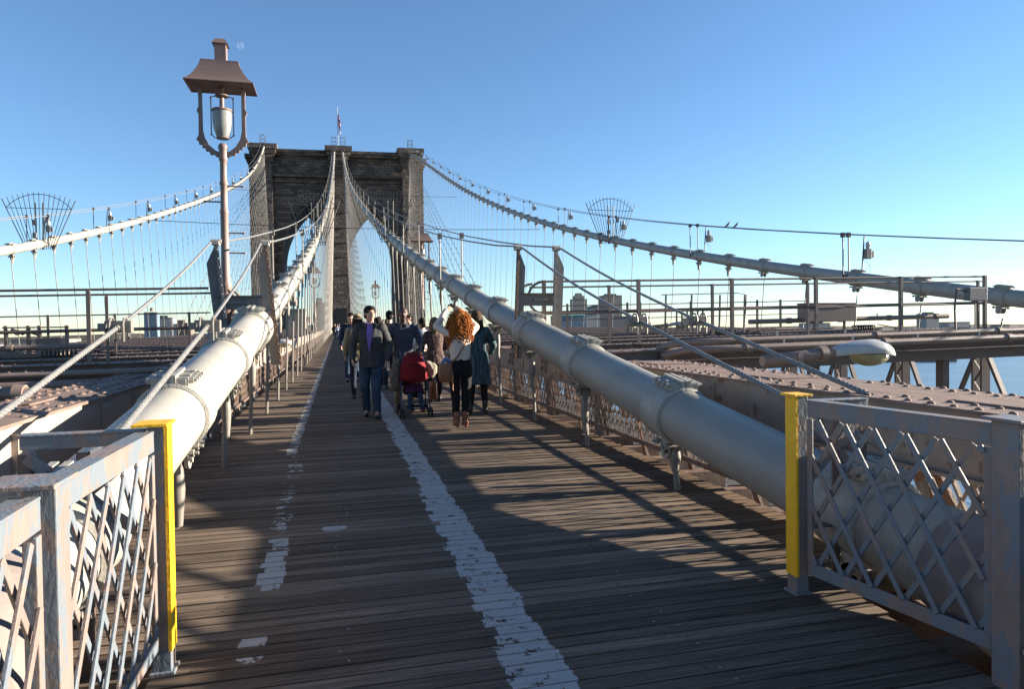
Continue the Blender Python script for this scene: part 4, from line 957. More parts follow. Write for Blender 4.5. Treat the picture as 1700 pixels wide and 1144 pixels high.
# ================================================================ LAMP POSTS
def lamp(x, y, label, flip=1, base=1.0):
    t = thing('lamp_post', label, 'lamp post', (x, y, base), 'lamp posts along the walkway')
    b = MB(); prof = [(0,.12),(.06,.115),(.10,.085),(.30,.075),(.34,.10),(.40,.10),(.44,.07),(.70,.065),(.74,.10),(.80,.105),(.86,.10),(.98,.075),(1.02,.085),(1.06,.075),(1.10,.09),(1.16,.085),(1.20,.068),(1.24,.074),(1.28,.062),(2.2,.056),(2.22,.064),(2.25,.064),(2.27,.052),(2.62,.050),(2.64,.062),(2.67,.062),(2.69,.050),(2.98,.048),(3.0,.062),(3.04,.062),(3.06,.058),(3.16,.058),(3.18,.07),(3.22,.066),(3.25,.04)]
    b.lathe([(r, base+z) for z, r in prof], (x, y, 0), 20)
    for i in range(12): a = i*math.pi/6; b.bar((x+.078*math.cos(a),y+.078*math.sin(a),base+.87),(x+.092*math.cos(a),y+.092*math.sin(a),base+1.0),.012,.02)
    b.build('column', m_lamp, t, smooth=True, sharp=50)
    b = MB()
    for z, e in ((3.0-.15-base+1, 1), (2.45, -1) if 0 else (2.6-.12, 1)): pass
    for z, e in ((1.62, 1), (2.92-base, 1), (2.38-.0, -1), (2.62, 1)):
        zz_ = base+z; b.cyl((x, y, zz_), (x+e*.27, y, zz_), .012, 6); b.ball((x+e*.27, y, zz_), .02, 6, 4)
    b.build('ladder_bar', m_lamp, t)
    for e in (-1, 1):                                         # scrolled yoke, cut from plate
        zt = base+4.25; z0 = base+3.12; cx = x
        inner = [(.04,0),(.10,.02),(.18,.09),(.245,.20),(.27,.32),(.275,1.12)]
        outer = [(.325,1.12),(.325,.98),(.295,.94),(.335,.90),(.325,.84),(.325,.66),(.352,.60),(.325,.54),(.33,.24),(.365,.17),(.33,.14),(.325,.10),(.29,.10),(.28,.05),(.245,.055),(.23,.0),(.19,.005),(.17,-.05),(.12,-.04),(.09,-.075),(.04,-.07)]
        b = MB(); b.prism([(e*a, c) for a, c in inner+outer], (cx, y+.02, z0), (1,0,0), (0,0,1), .04*(1)); b.build('yoke_arm', m_lamp, t, bev=.004)
    b = MB(); rf = [(1.0,.0),(.90,.035),(.80,.085),(.71,.15),(.63,.22),(.57,.29),(.545,.34)]  # flared roof
    z0 = base+4.09; vs = []
    for s_, z in rf:
        fx, fy = .475*s_, .30*s_+.02*(1-s_)
        vs += [(x-fx,y-fy,z0+z),(x+fx,y-fy,z0+z),(x+fx,y+fy,z0+z),(x-fx,y+fy,z0+z)]
    k = len(rf); b._a(vs, [(i*4+j,i*4+(j+1)%4,(i+1)*4+(j+1)%4,(i+1)*4+j) for i in range(k-1) for j in range(4)]+[tuple(range(4*(k-1),4*k))])
    vs = [(x+a*.475, y+c*.30, z0-.012) for a, c in ((-1,-1),(1,-1),(1,1),(-1,1))]; b._a(vs+[(x+a*.45, y+c*.275, z0+.004) for a, c in ((-1,-1),(1,-1),(1,1),(-1,1))], [(0,1,5,4),(1,2,6,5),(2,3,7,6),(3,0,4,7),(4,5,6,7)])
    b._a(vs+[(v[0],v[1],z0) for v in vs], [(0,1,5,4),(1,2,6,5),(2,3,7,6),(3,0,4,7)]); b.build('roof', m_lamp, t)
    b = MB(); z1 = z0+.335; b.box(x-.08,x+.08,y-.08,y+.08,z1,z1+.30)
    b._a([(x-.11,y-.11,z1+.28),(x+.11,y-.11,z1+.28),(x+.11,y+.11,z1+.28),(x-.11,y+.11,z1+.28),(x-.065,y-.065,z1+.36),(x+.065,y-.065,z1+.36),(x+.065,y+.065,z1+.36),(x-.065,y+.065,z1+.36)],[(0,1,2,3),(4,5,6,7),(0,1,5,4),(1,2,6,5),(2,3,7,6),(3,0,4,7)]); b.build('chimney', m_lamp, t)
    zg = base+3.33                                            # lantern
    b = MB(); b.cyl((x,y,z0),(x,y,zg+.42),.035,10); b.lathe([(0,zg+.66),(.09,zg+.64),(.10,zg+.62),(.05,zg+.60),(0,zg+.60)],(x,y,0),16); b.lathe([(.0,zg+.43),(.14,zg+.425),(.15,zg+.40),(.14,zg+.39)],(x,y,0),20); b.build('stem', m_lamp, t, smooth=True, sharp=40)
    b = MB()
    for e in (-1, 1):
        b.tube([(x+e*.08,y,zg+.63),(x+e*.155,y,zg+.60),(x+e*.155,y,zg+.05),(x+e*.10,y,zg+.0)],.009,6); b.ball((x+e*.155,y,zg+.60),.016,6,4); b.ball((x+e*.155,y,zg+.05),.016,6,4)
    b.tube([(x+.085*math.cos(i*math.pi/8),y+.085*math.sin(i*math.pi/8),zg+.0) for i in range(17)],.010,6); b.build('lantern_frame', m_lamp, t)
    b = MB(); b.lathe([(.135,zg+.40),(.138,zg+.34),(.135,zg+.22),(.12,zg+.12),(.095,zg+.04),(.08,zg+.01),(0,zg-.005)],(x,y,0),24); b.build('glass', m_frost, t, smooth=True)
    return t
L0 = lamp(-1.61, 10.98, 'tall pink brown lamp post with a flared roof and frosted lantern, nearest on the left')
for x, y, lb in ((3.55, 29.3, 'second lamp post, just inside the right cable above the crowd'), (-1.45, 47.6, 'distant lamp post close beside the left of the tower pier'), (3.55, 66.0, 'distant lamp post close beside the right of the tower pier')):
    o = copy_tree(L0, yz(x, y, 1.0)); o['label'] = lb
    for c in list(o.children): pass
# the copies' children keep offsets relative to the first post
# ================================================================ VEHICLES ON THE ROADWAY
m_tyre = mat('tyre_rubber', (.03,.03,.03), .8); m_glass = mat('car_glass', (.02,.03,.04), .08, .1, 3, 0)
def car(x, y, heading, paint, label, roofc=None):
    t = thing('car', label, 'car', (x, y, -3.4)); z = -3.4; L_, Wc = 4.5, .9
    def sec(prof, w0, w1):
        b = MB(); k = len(prof); vs = []
        for s_ in (-1, 1):
            for yy, zz_ in prof: 
                w_ = Wc if zz_ < .85 else Wc-(zz_-.85)*.42
                vs.append((x+s_*w_, y+yy*heading, z+zz_))
        b._a(vs, [tuple(range(k))[::-1], tuple(range(k,2*k))]+[(i,(i+1)%k,k+(i+1)%k,k+i) for i in range(k)]); return b
    body = [(-2.25,.35),(-2.25,.75),(-2.1,.88),(-1.75,.95),(-1.25,1.40),(-.6,1.47),(.4,1.44),(1.1,1.0),(1.95,.86),(2.2,.7),(2.25,.35),(1.8,.25),(-1.8,.25)]
    sec(body, 0, 0).build('body', paint, t, bev=.04)
    b = MB(); 
    for s_ in (-1,1): b._a([(x+s_*.885,y-1.55*heading,z+.98),(x+s_*.885,y+1.0*heading,z+.98),(x+s_*.69,y+.4*heading,z+1.38),(x+s_*.69,y-1.15*heading,z+1.37)],[(0,1,2,3)])
    b._a([(x-.80,y+1.09*heading,z+1.03),(x+.80,y+1.09*heading,z+1.03),(x+.66,y+.47*heading,z+1.43),(x-.66,y+.47*heading,z+1.43)],[(0,1,2,3)])
    b._a([(x-.80,y-1.73*heading,z+.99),(x+.80,y-1.73*heading,z+.99),(x+.66,y-1.29*heading,z+1.40),(x-.66,y-1.29*heading,z+1.40)],[(0,1,2,3)]); b.build('windows', m_glass, t)
    for s_ in (-1,1):
        for yy in (-1.35,1.4):
            b = MB(); b.cyl((x+s_*.72,y+yy*heading,z+.32),(x+s_*.92,y+yy*heading,z+.32),.32,20); wh = b.build('wheel', m_tyre, t, smooth=True, sharp=40)
            b = MB(); b.cyl((x+s_*.915,y+yy*heading,z+.32),(x+s_*.93,y+yy*heading,z+.32),.19,12); b.build('rim', m_steel, wh)
m_cw = mat('white_car_paint', (.7,.71,.72), .3, .03, 2, 0, coat=.5); m_cb = mat('blue_car_paint', (.03,.06,.14), .3, .05, 2, 0, coat=.5); m_ct = mat('teal_car_paint', (.10,.32,.30), .3, .05, 2, 0, coat=.5)
car(7.3, 13.0, 1, m_cw, 'white car on the roadway, glimpsed through the right lattice truss')
car(7.3, 8.3, 1, m_ct, 'teal car on the roadway just behind the foot of the yellow post at the right')
car(-4.3, 7.6, -1, m_cb, 'dark blue car on the roadway under the left chord')
# ================================================================ FAR BUILDINGS
def win_mat(name, wall, glass, w_, h_, mw=.35):
    m = bpy.data.materials.new(name); m.use_nodes = True; t = m.node_tree; N = t.nodes; L = t.links; bs = N['Principled BSDF']; bs.inputs['Roughness'].default_value = .7
    tc = N.new('ShaderNodeTexCoord'); sx = N.new('ShaderNodeSeparateXYZ'); L.new(tc.outputs['Object'], sx.inputs[0])
    ad = N.new('ShaderNodeMath'); ad.operation = 'ADD'; L.new(sx.outputs[0], ad.inputs[0]); L.new(sx.outputs[1], ad.inputs[1])
    cx = N.new('ShaderNodeCombineXYZ'); L.new(ad.outputs[0], cx.inputs[0]); L.new(sx.outputs[2], cx.inputs[1])
    br = N.new('ShaderNodeTexBrick'); br.offset = 0; L.new(cx.outputs[0], br.inputs[0])
    for k, v in (('Scale',1.),('Mortar Size',mw),('Brick Width',w_),('Row Height',h_),('Mortar Smooth',.1)): br.inputs[k].default_value = v
    br.inputs['Color1'].default_value = (*[g*.5 for g in glass],1); br.inputs['Color2'].default_value = (*[g*.8 for g in glass],1); br.inputs['Mortar'].default_value = (*[g*.45 for g in wall],1)
    L.new(br.outputs[0], bs.inputs['Base Color']); return m
CW = {'cream': win_mat('cream_facade', (.52,.46,.38), (.16,.17,.19), 3.4, 3.6, 1.1), 'grey': win_mat('grey_facade', (.32,.32,.33), (.13,.15,.18), 3.2, 3.6, 1.0), 'brown': win_mat('brown_facade', (.30,.22,.18), (.10,.11,.13), 3.4, 3.5, 1.1),
      'glass': win_mat('blue_glass_facade', (.25,.32,.38), (.14,.24,.34), 2.2, 3.8, .35), 'beige': win_mat('beige_facade', (.48,.38,.29), (.16,.14,.13), 3.4, 3.0, 1.2), 'pale': win_mat('pale_facade', (.60,.59,.56), (.22,.25,.30), 4.5, 4.2, 1.2)}
m_roof = mat('flat_roof', (.25,.24,.23), .8); m_teal = mat('teal_roof', (.12,.34,.32), .6)
def building(x, y, w_, h, kind, label, d=None, top=None, group='pale buildings on the skyline'):
    d = d or w_*.8; t = thing('building', label, 'building', (x, y, -38), group, deck=False); g = -37.9
    b = MB(False); b.box(x-w_/2, x+w_/2, y, y+d, g, h); b.build('walls', CW[kind], t)
    b = MB(False); b.box(x-w_/2-.4, x+w_/2+.4, y-.4, y+d+.4, h, h+1.2); b.build('parapet', m_roof, t)
    if top == 'step':
        b = MB(False); b.box(x-w_*.34, x+w_*.34, y+d*.15, y+d*.85, h+1.2, h+9); b.box(x-w_*.2, x+w_*.2, y+d*.25, y+d*.75, h+9, h+15); b.build('crown', CW[kind], t)
    elif top == 'tank':
        b = MB(False); b.cyl((x,y+d/2,h+3.5),(x,y+d/2,h+8),3,12); b.cyl((x,y+d/2,h+8),(x,y+d/2,h+10),3.2,12,.2)
        for e in (-1.8,1.8): b.box(x+e-.2,x+e+.2,y+d/2-.2,y+d/2+.2,h,h+3.6)
        b.build('water_tank', m_brown, t)
    elif top == 'teal':
        b = MB(False); b._a([(x-w_/2,y-1,h+1.2),(x+w_/2,y-1,h+1.2),(x+w_/2,y+d,h+1.2),(x-w_/2,y+d,h+1.2),(x-w_*.3,y+d/2,h+11),(x+w_*.3,y+d/2,h+11)],[(0,1,5,4),(1,2,5),(2,3,4,5),(3,0,4)]); b.build('roof', m_teal, t)
    elif top == 'pent':
        b = MB(False); b.box(x-w_*.3, x+w_*.25, y+d*.2, y+d*.7, h+1.2, h+5.5); b.build('penthouse', m_roof, t)
def B(tanx, dist, wpx, ztan, kind, label, top=None): building(tanx*dist, dist, wpx*dist*1.19/1133*1.1, 1.5+ztan*dist*math.hypot(1, tanx), kind, label, top=top)
B(.3655, 1500, 19, .046, 'cream', 'stepped cream tower with a small crown, left of the far right group', 'step')
B(.352, 1420, 40, .022, 'glass', 'low teal roofed glass block left of the stepped cream tower', 'teal')
B(.385, 1450, 22, .024, 'pale', 'pale block with a teal gable right of the stepped cream tower', 'teal')
B(.402, 1600, 32, .035, 'grey', 'wide grey block between the two tall pale towers', 'pent')
B(.420, 1700, 26, .0505, 'cream', 'tall cream tower with a white windowed top, right of the wide grey block', 'pent')
B(.437, 1500, 30, .020, 'grey', 'low grey block at the foot of the tall cream tower')
B(.475, 1650, 16, .010, 'brown', 'small brown block standing alone right of the pale towers', 'tank')
B(-.241, 1300, 14, .031, 'glass', 'small dark glass block at the left, above the hand rope clamp', 'tank')
B(-.228, 1400, 24, .024, 'pale', 'wide pale block just right of the small dark glass block', 'pent')
B(-.205, 1500, 22, .012, 'brown', 'low brown block further right behind the left railing', 'step')
B(-.145, 1400, 24, .03, 'grey', 'grey block behind the left uprights')
B(-.059, 480, 27, .034, 'beige', 'beige apartment block seen between the left suspender rods', 'tank')
B(-.082, 520, 16, .045, 'brown', 'dark brown tower block just left of the beige apartment block')
B(-.024, 620, 12, .043, 'grey', 'grey tower block directly left of the stone bridge tower', 'pent')
B(-.040, 700, 16, .012, 'brown', 'low brown block between the beige and grey blocks', 'tank')
B(.06, 900, 12, .018, 'cream', 'low cream block seen through the right arch')
B(1.035, 1700, 24, .0155, 'pale', 'pale storehouse with a raised block, behind the last railing posts', 'pent')
B(1.095, 1750, 40, .0045, 'pale', 'long low white warehouse right of the pale storehouse')
B(.80, 1900, 34, .006, 'pale', 'low white warehouse left of the equipment box', 'pent')
q = rd(33)
for i in range(70):
    tx = q.uniform(-.62, 1.5)
    if -.03 < tx < .12: continue
    dist = q.uniform(1250, 2400) if tx > .3 else q.uniform(900, 1900)
    kd = q.choice(['grey','brown','cream','pale','beige'])
    building(tx*dist, dist, q.uniform(20,60), q.uniform(-24,-4)+(dist*.004), kd, f'low distant {kd} block in the row along the far shore', group='low blocks along the far shore')
# far hills of the harbour
b = MB(False); n = 60; vs = []
for i in range(n+1):
    x = -9000+24000*i/n; h = 35+30*noise.noise((i*.35, .3, 0))+22*noise.noise((i*1.1, 2, 0)); vs += [(x, 9500, -38), (x, 9600, h-10), (x, 10600, -38)]
b._a(vs, [(i*3+j, i*3+3+j, i*3+4+j, i*3+1+j) for i in range(n) for j in range(2)]); b.build('hills', m_land, kind='structure')
# ================================================================ PEOPLE
V = Vector
def cap(b, p, q, r1, r2, n=12):
    p, q = V(p), V(q); b.tube([p, p.lerp(q,.5), q], [r1, (r1+r2)/2, r2], n); b.ball(tuple(p), r1, n, 8); b.ball(tuple(q), r2, n, 8)
def loft(b, secs, n=20):
    """closed stack of ellipses (z, rx, ry, cx, cy)"""
    vs = []
    for z, rx, ry, cx, cy in secs:
        for j in range(n):
            a = 2*math.pi*j/n; c, s_ = math.cos(a), math.sin(a); e = .85
            vs.append((cx+rx*math.copysign(abs(c)**e, c), cy+ry*math.copysign(abs(s_)**e, s_), z))
    k = len(secs); b._a(vs, [(i*n+j,i*n+(j+1)%n,(i+1)*n+(j+1)%n,(i+1)*n+j) for i in range(k-1) for j in range(n)]+[tuple(range(n))[::-1], tuple(range((k-1)*n,k*n))])
def remesh(name, b, m, parent, vox, sm=4, wr=None):
    o = b.build(name+'_tmp', m); md = o.modifiers.new('r', 'REMESH'); md.mode = 'VOXEL'; md.voxel_size = vox; md.use_smooth_shade = True
    if sm: s_ = o.modifiers.new('s', 'SMOOTH'); s_.iterations = sm; s_.factor = .5
    bpy.context.view_layer.update()
    me = bpy.data.meshes.new_from_object(o.evaluated_get(bpy.context.evaluated_depsgraph_get())); me.name = name
    bpy.data.objects.remove(o)
    if wr:                                                     # cloth folds: push vertices along their normals
        amp, fx, fz, seed = wr; ns = [v.normal.copy() for v in me.vertices]
        for v, nn in zip(me.vertices, ns):
            c = v.co; d = noise.noise((c.x*fx+seed, c.y*fx, c.z*fz+.7*c.x*fx*.5)); d = (1-abs(d)*2.2); v.co += nn*amp*d
    me.materials.clear()
    for mm in (m if isinstance(m, (list, tuple)) else [m]): me.materials.append(mm)
    me.shade_smooth()
    r = bpy.data.objects.new(name, me); col.objects.link(r)
    if parent: r.parent = parent
    return r
def hand(b, w_, d, pn, th, curl, r=.0085, s_=1.0):
    """w_ wrist, d finger direction, pn palm normal (fingers curl towards it), th thumb side"""
    w_, d, pn, th = V(w_), V(d).normalized(), V(pn), V(th)
    pn = (pn-d*pn.dot(d)).normalized(); th = d.cross(pn)*(1 if d.cross(pn).dot(th) > 0 else -1)
    k = s_*.98
    pe = w_+d*.085*k
    for i in range(4):
        o = th*(.030-.020*i)*k; cap(b, w_+d*.012*k+o*.6, pe+o, .016*k, .0125*k, 8)
        L = (.040,.045,.042,.033)[i]*k; p = pe+o; a = curl*.5
        for j in range(3):
            dd = (d*math.cos(a)+pn*math.sin(a)).normalized(); q_ = p+dd*L*(1,.68,.52)[j]; cap(b, p, q_, (.0098-.0008*j)*k, (.0092-.001*j)*k, 8); p = q_; a += curl
    p = w_+d*.025*k+th*.022*k
    for j, (aa, L) in enumerate(((.75,.040),(.45,.034),(.2,.026))):
        dd = (d*math.cos(aa)+th*math.sin(aa)+pn*.35).normalized(); q_ = p+dd*L*k; cap(b, p, q_, (.013-.0018*j)*k, (.011-.0018*j)*k, 8); p = q_
def head(b, c, rot, s_=1.0, fem=False):
    """skull, jaw, nose, ears, brow; c = centre, rot = 3x3 rotation"""
    def T(x, y, z): return c+rot@V((x*s_, y*s_, z*s_))
    def bl(x, y, z, rx, ry, rz):
        n0 = len(b.v); b.ball((0,0,0), 1, 18, 14)
        for i in range(n0, len(b.v)):
            v = b.v[i]; b.v[i] = tuple(T(x+v[0]*rx, y+v[1]*ry, z+v[2]*rz))
    bl(0,-.008,.030,.076,.094,.088); bl(0,.022,-.015,.066,.072,.082); bl(0,.040,-.062,.044,.047,.048); bl(0,.066,-.090,.022,.02,.02)
    bl(-.034,.058,-.018,.024,.022,.022); bl(.034,.058,-.018,.024,.022,.022)                      # cheeks
    bl(0,.084,.036,.052,.010,.010)                                                                # brow
    cap(b, T(0,.088,.022), T(0,.106,-.018), .009*s_, .013*s_, 8)
    bl(-.011,.098,-.022,.009,.010,.008); bl(.011,.098,-.022,.009,.010,.008)
    bl(0,.083,-.047,.024,.010,.007); bl(0,.082,-.057,.020,.010,.007)
    for e in (-1, 1): bl(e*.079,-.004,.002,.010,.019,.032)
def face_bits(par, c, rot, s_, eyem, lipm, browm):
    def T(x, y, z): return c+rot@V((x*s_, y*s_, z*s_))
    for e in (-1, 1):
        b = MB(False); b.ball(tuple(T(e*.031,.078,.014)), .0115*s_, 12, 8); b.cur = 1; b.ball(tuple(T(e*.031,.087,.013)), .0058*s_, 8, 6); b.build('eye', eyem, par, smooth=True)
        b = MB(False); b.tube([T(e*.013,.096,.031),T(e*.030,.092,.039),T(e*.048,.080,.033)], [.0035*s_,.0045*s_,.002*s_], 6); b.build('eyebrow', browm, par)
    b = MB(False); b.tube([T(-.022,.086,-.052),T(-.008,.095,-.050),T(.008,.095,-.050),T(.022,.086,-.052)], [.002*s_,.0048*s_,.0048*s_,.002*s_], 6); b.build('lips', lipm, par)
m_eye = mat('eye_white', (.6,.58,.55), .2, .02, 5, 0); m_iris = mat('dark_iris', (.03,.02,.015), .15, .02, 5, 0)
def skin(n, c): return mat('skin_'+n, tuple(v*1.7 for v in c), .5, .12, 25, .08, 120, spec=.4)
SK = {'fair': skin('fair', (.52,.30,.22)), 'tan': skin('tan', (.42,.23,.16)), 'dark': skin('dark', (.085,.042,.028)), 'pink': skin('pink', (.58,.34,.26))}
LIP = mat('lip_tone', (.35,.13,.11), .5, .1, 20, 0); LIPD = mat('dark_lip_tone', (.10,.04,.035), .5, .1, 20, 0)
def hairm(n, c, c2=None): return mat('hair_'+n, c, .7, .45, 30, .6, 160, streak=(3,3,.4), c2=c2, th=.5, sc2=20, soft=.2, spec=.12)
HR = {'black': hairm('black', (.018,.014,.012)), 'brown': hairm('brown', (.06,.033,.02)), 'red': hairm('red', (.60,.19,.04), (1.15,.46,.10)), 'blond': hairm('blond', (.34,.22,.11)), 'grey': hairm('grey', (.35,.34,.32)), 'long': hairm('long', (.13,.075,.04))}
def cloth(n, c, var=.2, bump=.25, **k): return mat('cloth_'+n, tuple(min(1.9, v*(1.75 if max(c) > .02 else 1.2)) for v in c), .85, var, 9, bump, 26, spec=.25, **k)
CL = {'jacket': cloth('charcoal', (.055,.055,.058)), 'jeans': cloth('denim', (.030,.055,.095), .35), 'darkjeans': cloth('dark_denim', (.016,.022,.040), .3), 'black': cloth('black', (.012,.012,.014)), 'navy': cloth('navy', (.015,.022,.05)), 'white': cloth('white', (.62,.62,.64), .1),
      'cream': cloth('cream', (.60,.50,.42), .08), 'khaki': cloth('khaki', (.26,.22,.14)), 'purple': cloth('violet', (.20,.14,.42)), 'plum': cloth('plum', (.10,.02,.08)), 'red': cloth('red', (.20,.008,.014)), 'maroon': cloth('maroon', (.12,.02,.02)), 'grey': cloth('grey', (.16,.16,.17)), 'orange': cloth('orange', (.55,.22,.04)), 'blue': cloth('blue', (.12,.2,.38)), 'tealc': cloth('pale_teal_streaks', (.028,.062,.080), .3, .5, c2=(.20,.30,.32), th=.52, sc2=6, streak=(6,6,.5), soft=.08),
      'pattern': cloth('brown_pattern', (.13,.085,.07), .4, .4, c2=(.045,.02,.03), th=.5, sc2=30, soft=.04)}
m_leather = mat('brown_leather', (.40,.15,.065), .4, .25, 8, .2, 60); m_shoe = mat('black_shoe', (.018,.016,.015), .35, .1, 8, .1, 40); m_boot = mat('cognac_boot', (.42,.13,.07), .35, .2, 8, .1, 40)
def stripe_mat():
    m = cloth('striped_navy', (.022,.026,.042)).copy(); m.name = 'striped_shirt_cloth'; t = m.node_tree; N = t.nodes; L = t.links; bs = N['Principled BSDF']
    old = bs.inputs['Base Color'].links[0].from_socket; tc = [n for n in N if n.type == 'TEX_COORD'][0]; sx = N.new('ShaderNodeSeparateXYZ'); L.new(tc.outputs['Object'], sx.inputs[0])
    def mt(op, a, b_):
        n = N.new('ShaderNodeMath'); n.operation = op
        for i, v in enumerate((a, b_)):
            if isinstance(v, (int, float)): n.inputs[i].default_value = v
            else: L.new(v, n.inputs[i])
        return n.outputs[0]
    f = mt('LESS_THAN', mt('FRACT', mt('MULTIPLY', sx.outputs[2], 46.), 0), .26)
    mx = N.new('ShaderNodeMix'); mx.data_type = 'RGBA'; L.new(f, mx.inputs[0]); L.new(old, mx.inputs[6]); mx.inputs[7].default_value = (.13,.14,.17,1); L.new(mx.outputs[2], bs.inputs['Base Color']); return m
m_stripe = stripe_mat()
def person(label, x, y, yaw, H=1.75, top='jacket', bottom='jeans', skn='fair', hair='short', hcol='brown', lod=1, arms=None, legs=None, hyaw=0, hpitch=0, female=False, shoe=None, extra=None, coat=None, group=None, collar=None, boots=False, topmat=None):
    t = thing('person', label, 'person', (x, y, .004), group); t['_o'] = (0,0,0); t.rotation_euler = (0, 0, yaw)
    s_ = H/1.78; t.scale = (s_, s_, s_)
    vox = .0062 if lod == 0 else (.012 if lod == 1 else .02)
    fw = .86 if female else 1.0
    if arms is None: arms = {-1: ((-.25*fw,-.03,1.17),(-.25*fw,.08,.93),(0,.12,-1)), 1: ((.25*fw,.02,1.17),(.24*fw,.14,.95),(0,.15,-1))}
    if legs is None: legs = {-1: ((-.10,.03,.50),(-.11,-.05,.09)), 1: ((.10,.06,.50),(.11,.12,.09))}
    hc = V((0,.035,1.645)); Rm = Matrix.Rotation(hyaw, 3, 'Z') @ Matrix.Rotation(hpitch, 3, 'X')
    hip = {e: V((e*.095,0,.93)) for e in (-1,1)}; sh = {e: V((e*.18*fw,-.005,1.425)) for e in (-1,1)}
    b = MB(False)                                              # one continuous body
    head(b, hc, Rm, 1.0, female)
    cap(b, (0,-.012,1.43), hc+V((0,-.015,-.06)), .062*(.85 if female else 1), .055*(.85 if female else 1), 14)
    loft(b, [(.84,.13,.10,0,0),(.95,.155,.11,0,0),(1.08,.13,.095,0,0),(1.25,.155,.11,0,0),(1.38,.165*fw,.105,0,0),(1.45,.10,.07,0,-.01)])
    for e in (-1, 1):
        el, wr, hd = [V(q_) for q_ in arms[e][:3]]
        cap(b, sh[e], el, .046*fw, .038*fw); cap(b, el, wr, .037*fw, .026*fw)
        pn = V((-e,.25,0)) if len(arms[e]) < 4 or arms[e][3] is None else V(arms[e][3]); curl = .5 if len(arms[e]) < 5 else arms[e][4]
        hand(b, wr, hd, pn, V((0,1,0)) if len(arms[e]) < 6 else V(arms[e][5]), curl, s_=.92 if female else 1.0)
        kn, an = [V(q_) for q_ in legs[e]]
        cap(b, hip[e], kn, .075, .050); cap(b, kn, an, .050, .035); cap(b, an, an+V((0,.14,-.045)), .032, .026)
    body = remesh('body', b, SK[skn], t, vox, 3)
    if lod <= 1: face_bits(body if False else t, hc, Rm, 1.0, [m_eye, m_iris], LIPD if skn == 'dark' else LIP, HR['black'] if hcol != 'grey' else HR['grey'])
    tm = topmat or CL[top]
    ft = .012 if top in ('cream','white','purple') or topmat else .026
    b = MB(False)                                              # upper garment
    zb0 = .80 if coat is None else coat
    hem = [(zb0,.185*(1.0 if coat is None else 1.35),.14*(1 if coat is None else 1.25),0,0)]
    if coat is not None: hem += [((zb0+.9)/2,.21,.16,0,0),(.93,.20,.155,0,0),(1.03,.185,.145,0,0)]
    if female and coat is None: hem = [(1.03,.150,.112,0,0)]
    loft(b, hem+[(.93,.172 if not female else .15,.128,0,0)]*(0 if female or coat is not None else 1)+[(1.10,.150*(.92 if female else 1.05)+ft*.5,.115+ft*.4,0,0),(1.26,.165*fw+ft,.122+ft*.4,0,.004),(1.38,.172*fw+ft,.112+ft*.3,0,0),(1.45,.115*fw+ft,.080+ft*.2,0,-.012),(1.485,.062+ft*.5,.060+ft*.3,0,-.008)])
    for e in (-1, 1):
        el, wr, hd = [V(q_) for q_ in arms[e][:3]]
        cap(b, sh[e], el, .055*fw+ft, .046*fw+ft*.8); sl = 1.0 if not (topmat) else .25
        cap(b, el, el.lerp(wr, .97 if sl == 1 else .3), .046*fw+ft*.8, .034*fw+ft*.5)
    remesh('upper_garment', b, tm, t, max(vox, .009 if lod == 0 else vox), 4, (.007 if lod < 2 else .0, 9, 6, x*7))
    b = MB(False)                                              # trousers / skirt
    fl = .010 if bottom != 'jeans' else .022
    loft(b, [(.82,.165,.125,0,0),(.93,.168 if not female else .172,.125,0,-.005),(1.03,.148,.112,0,0),(1.07,.14,.108,0,0)])
    for e in (-1, 1):
        kn, an = [V(q_) for q_ in legs[e]]
        cap(b, hip[e]+V((0,0,-.03)), kn, .088+fl*.3, .056+fl); cap(b, kn, an+V((0,0,.0)), .056+fl, .036+fl)
    remesh('trousers', b, CL[bottom], t, max(vox, .009 if lod == 0 else vox), 4, (.006 if lod < 2 else 0, 10, 5, x*3))
    for e in (-1, 1):
        an = V(legs[e][1]); b = MB(False); dz = min(0, .05-an.z)
        hl = .05 if boots else 0
        b.tube([an+V((0,-.075,-.05+hl*.4)), an+V((0,-.03,-.035+hl*.3)), an+V((0,.06,-.045)), an+V((0,.15,-.062)), an+V((0,.19,-.068))], [.022,.044,.043,.036,.014], 12)
        if boots: cap(b, an+V((0,-.02,-.02)), an+V((0,-.015,.11)), .045, .05); b.box(an.x-.022,an.x+.022,an.y-.075,an.y-.03,an.z-.088,an.z-.01)
        else: b.box(an.x-.04,an.x+.04,an.y-.08,an.y+.18,an.z-.088,an.z-.066)
        remesh('shoe', b, shoe or m_shoe, t, max(vox,.009), 2)
    # hair
    def T(x_, y_, z_): return hc+Rm@V((x_, y_, z_))
    b = MB(False); q = rd(int(x*100)+7)
    hm = HR[hcol]
    def bl(x_, y_, z_, rx, ry, rz):
        n0 = len(b.v); b.ball((0,0,0), 1, 16, 12)
        for i in range(n0, len(b.v)):
            v = b.v[i]; b.v[i] = tuple(T(x_+v[0]*rx, y_+v[1]*ry, z_+v[2]*rz))
    if hair == 'short':
        bl(0,-.020,.052,.085,.098,.088); bl(0,-.055,-.01,.077,.060,.075); bl(0,.045,.098,.064,.048,.030); bl(-.062,.02,.05,.022,.045,.04); bl(.062,.02,.05,.022,.045,.04)
        remesh('hair', b, hm, t, vox*1.3, 2, (.004, 40, 18, 1))
    elif hair == 'bald':
        bl(0,-.014,.038,.0775,.093,.084); remesh('cropped_hair', b, mat('cropped_hair', (.03,.018,.014), .8), t, vox*1.3, 2)
    elif hair == 'bun':
        bl(0,-.02,.042,.085,.100,.090); bl(0,-.115,.045,.045,.04,.05); 
        for i in range(14): a = q.uniform(-1,1); b.tube([T(a*.04,-.10,.03),T(a*.05,-.125,-.03),T(a*.045,-.11,-.14)], [.02,.018,.006], 6)
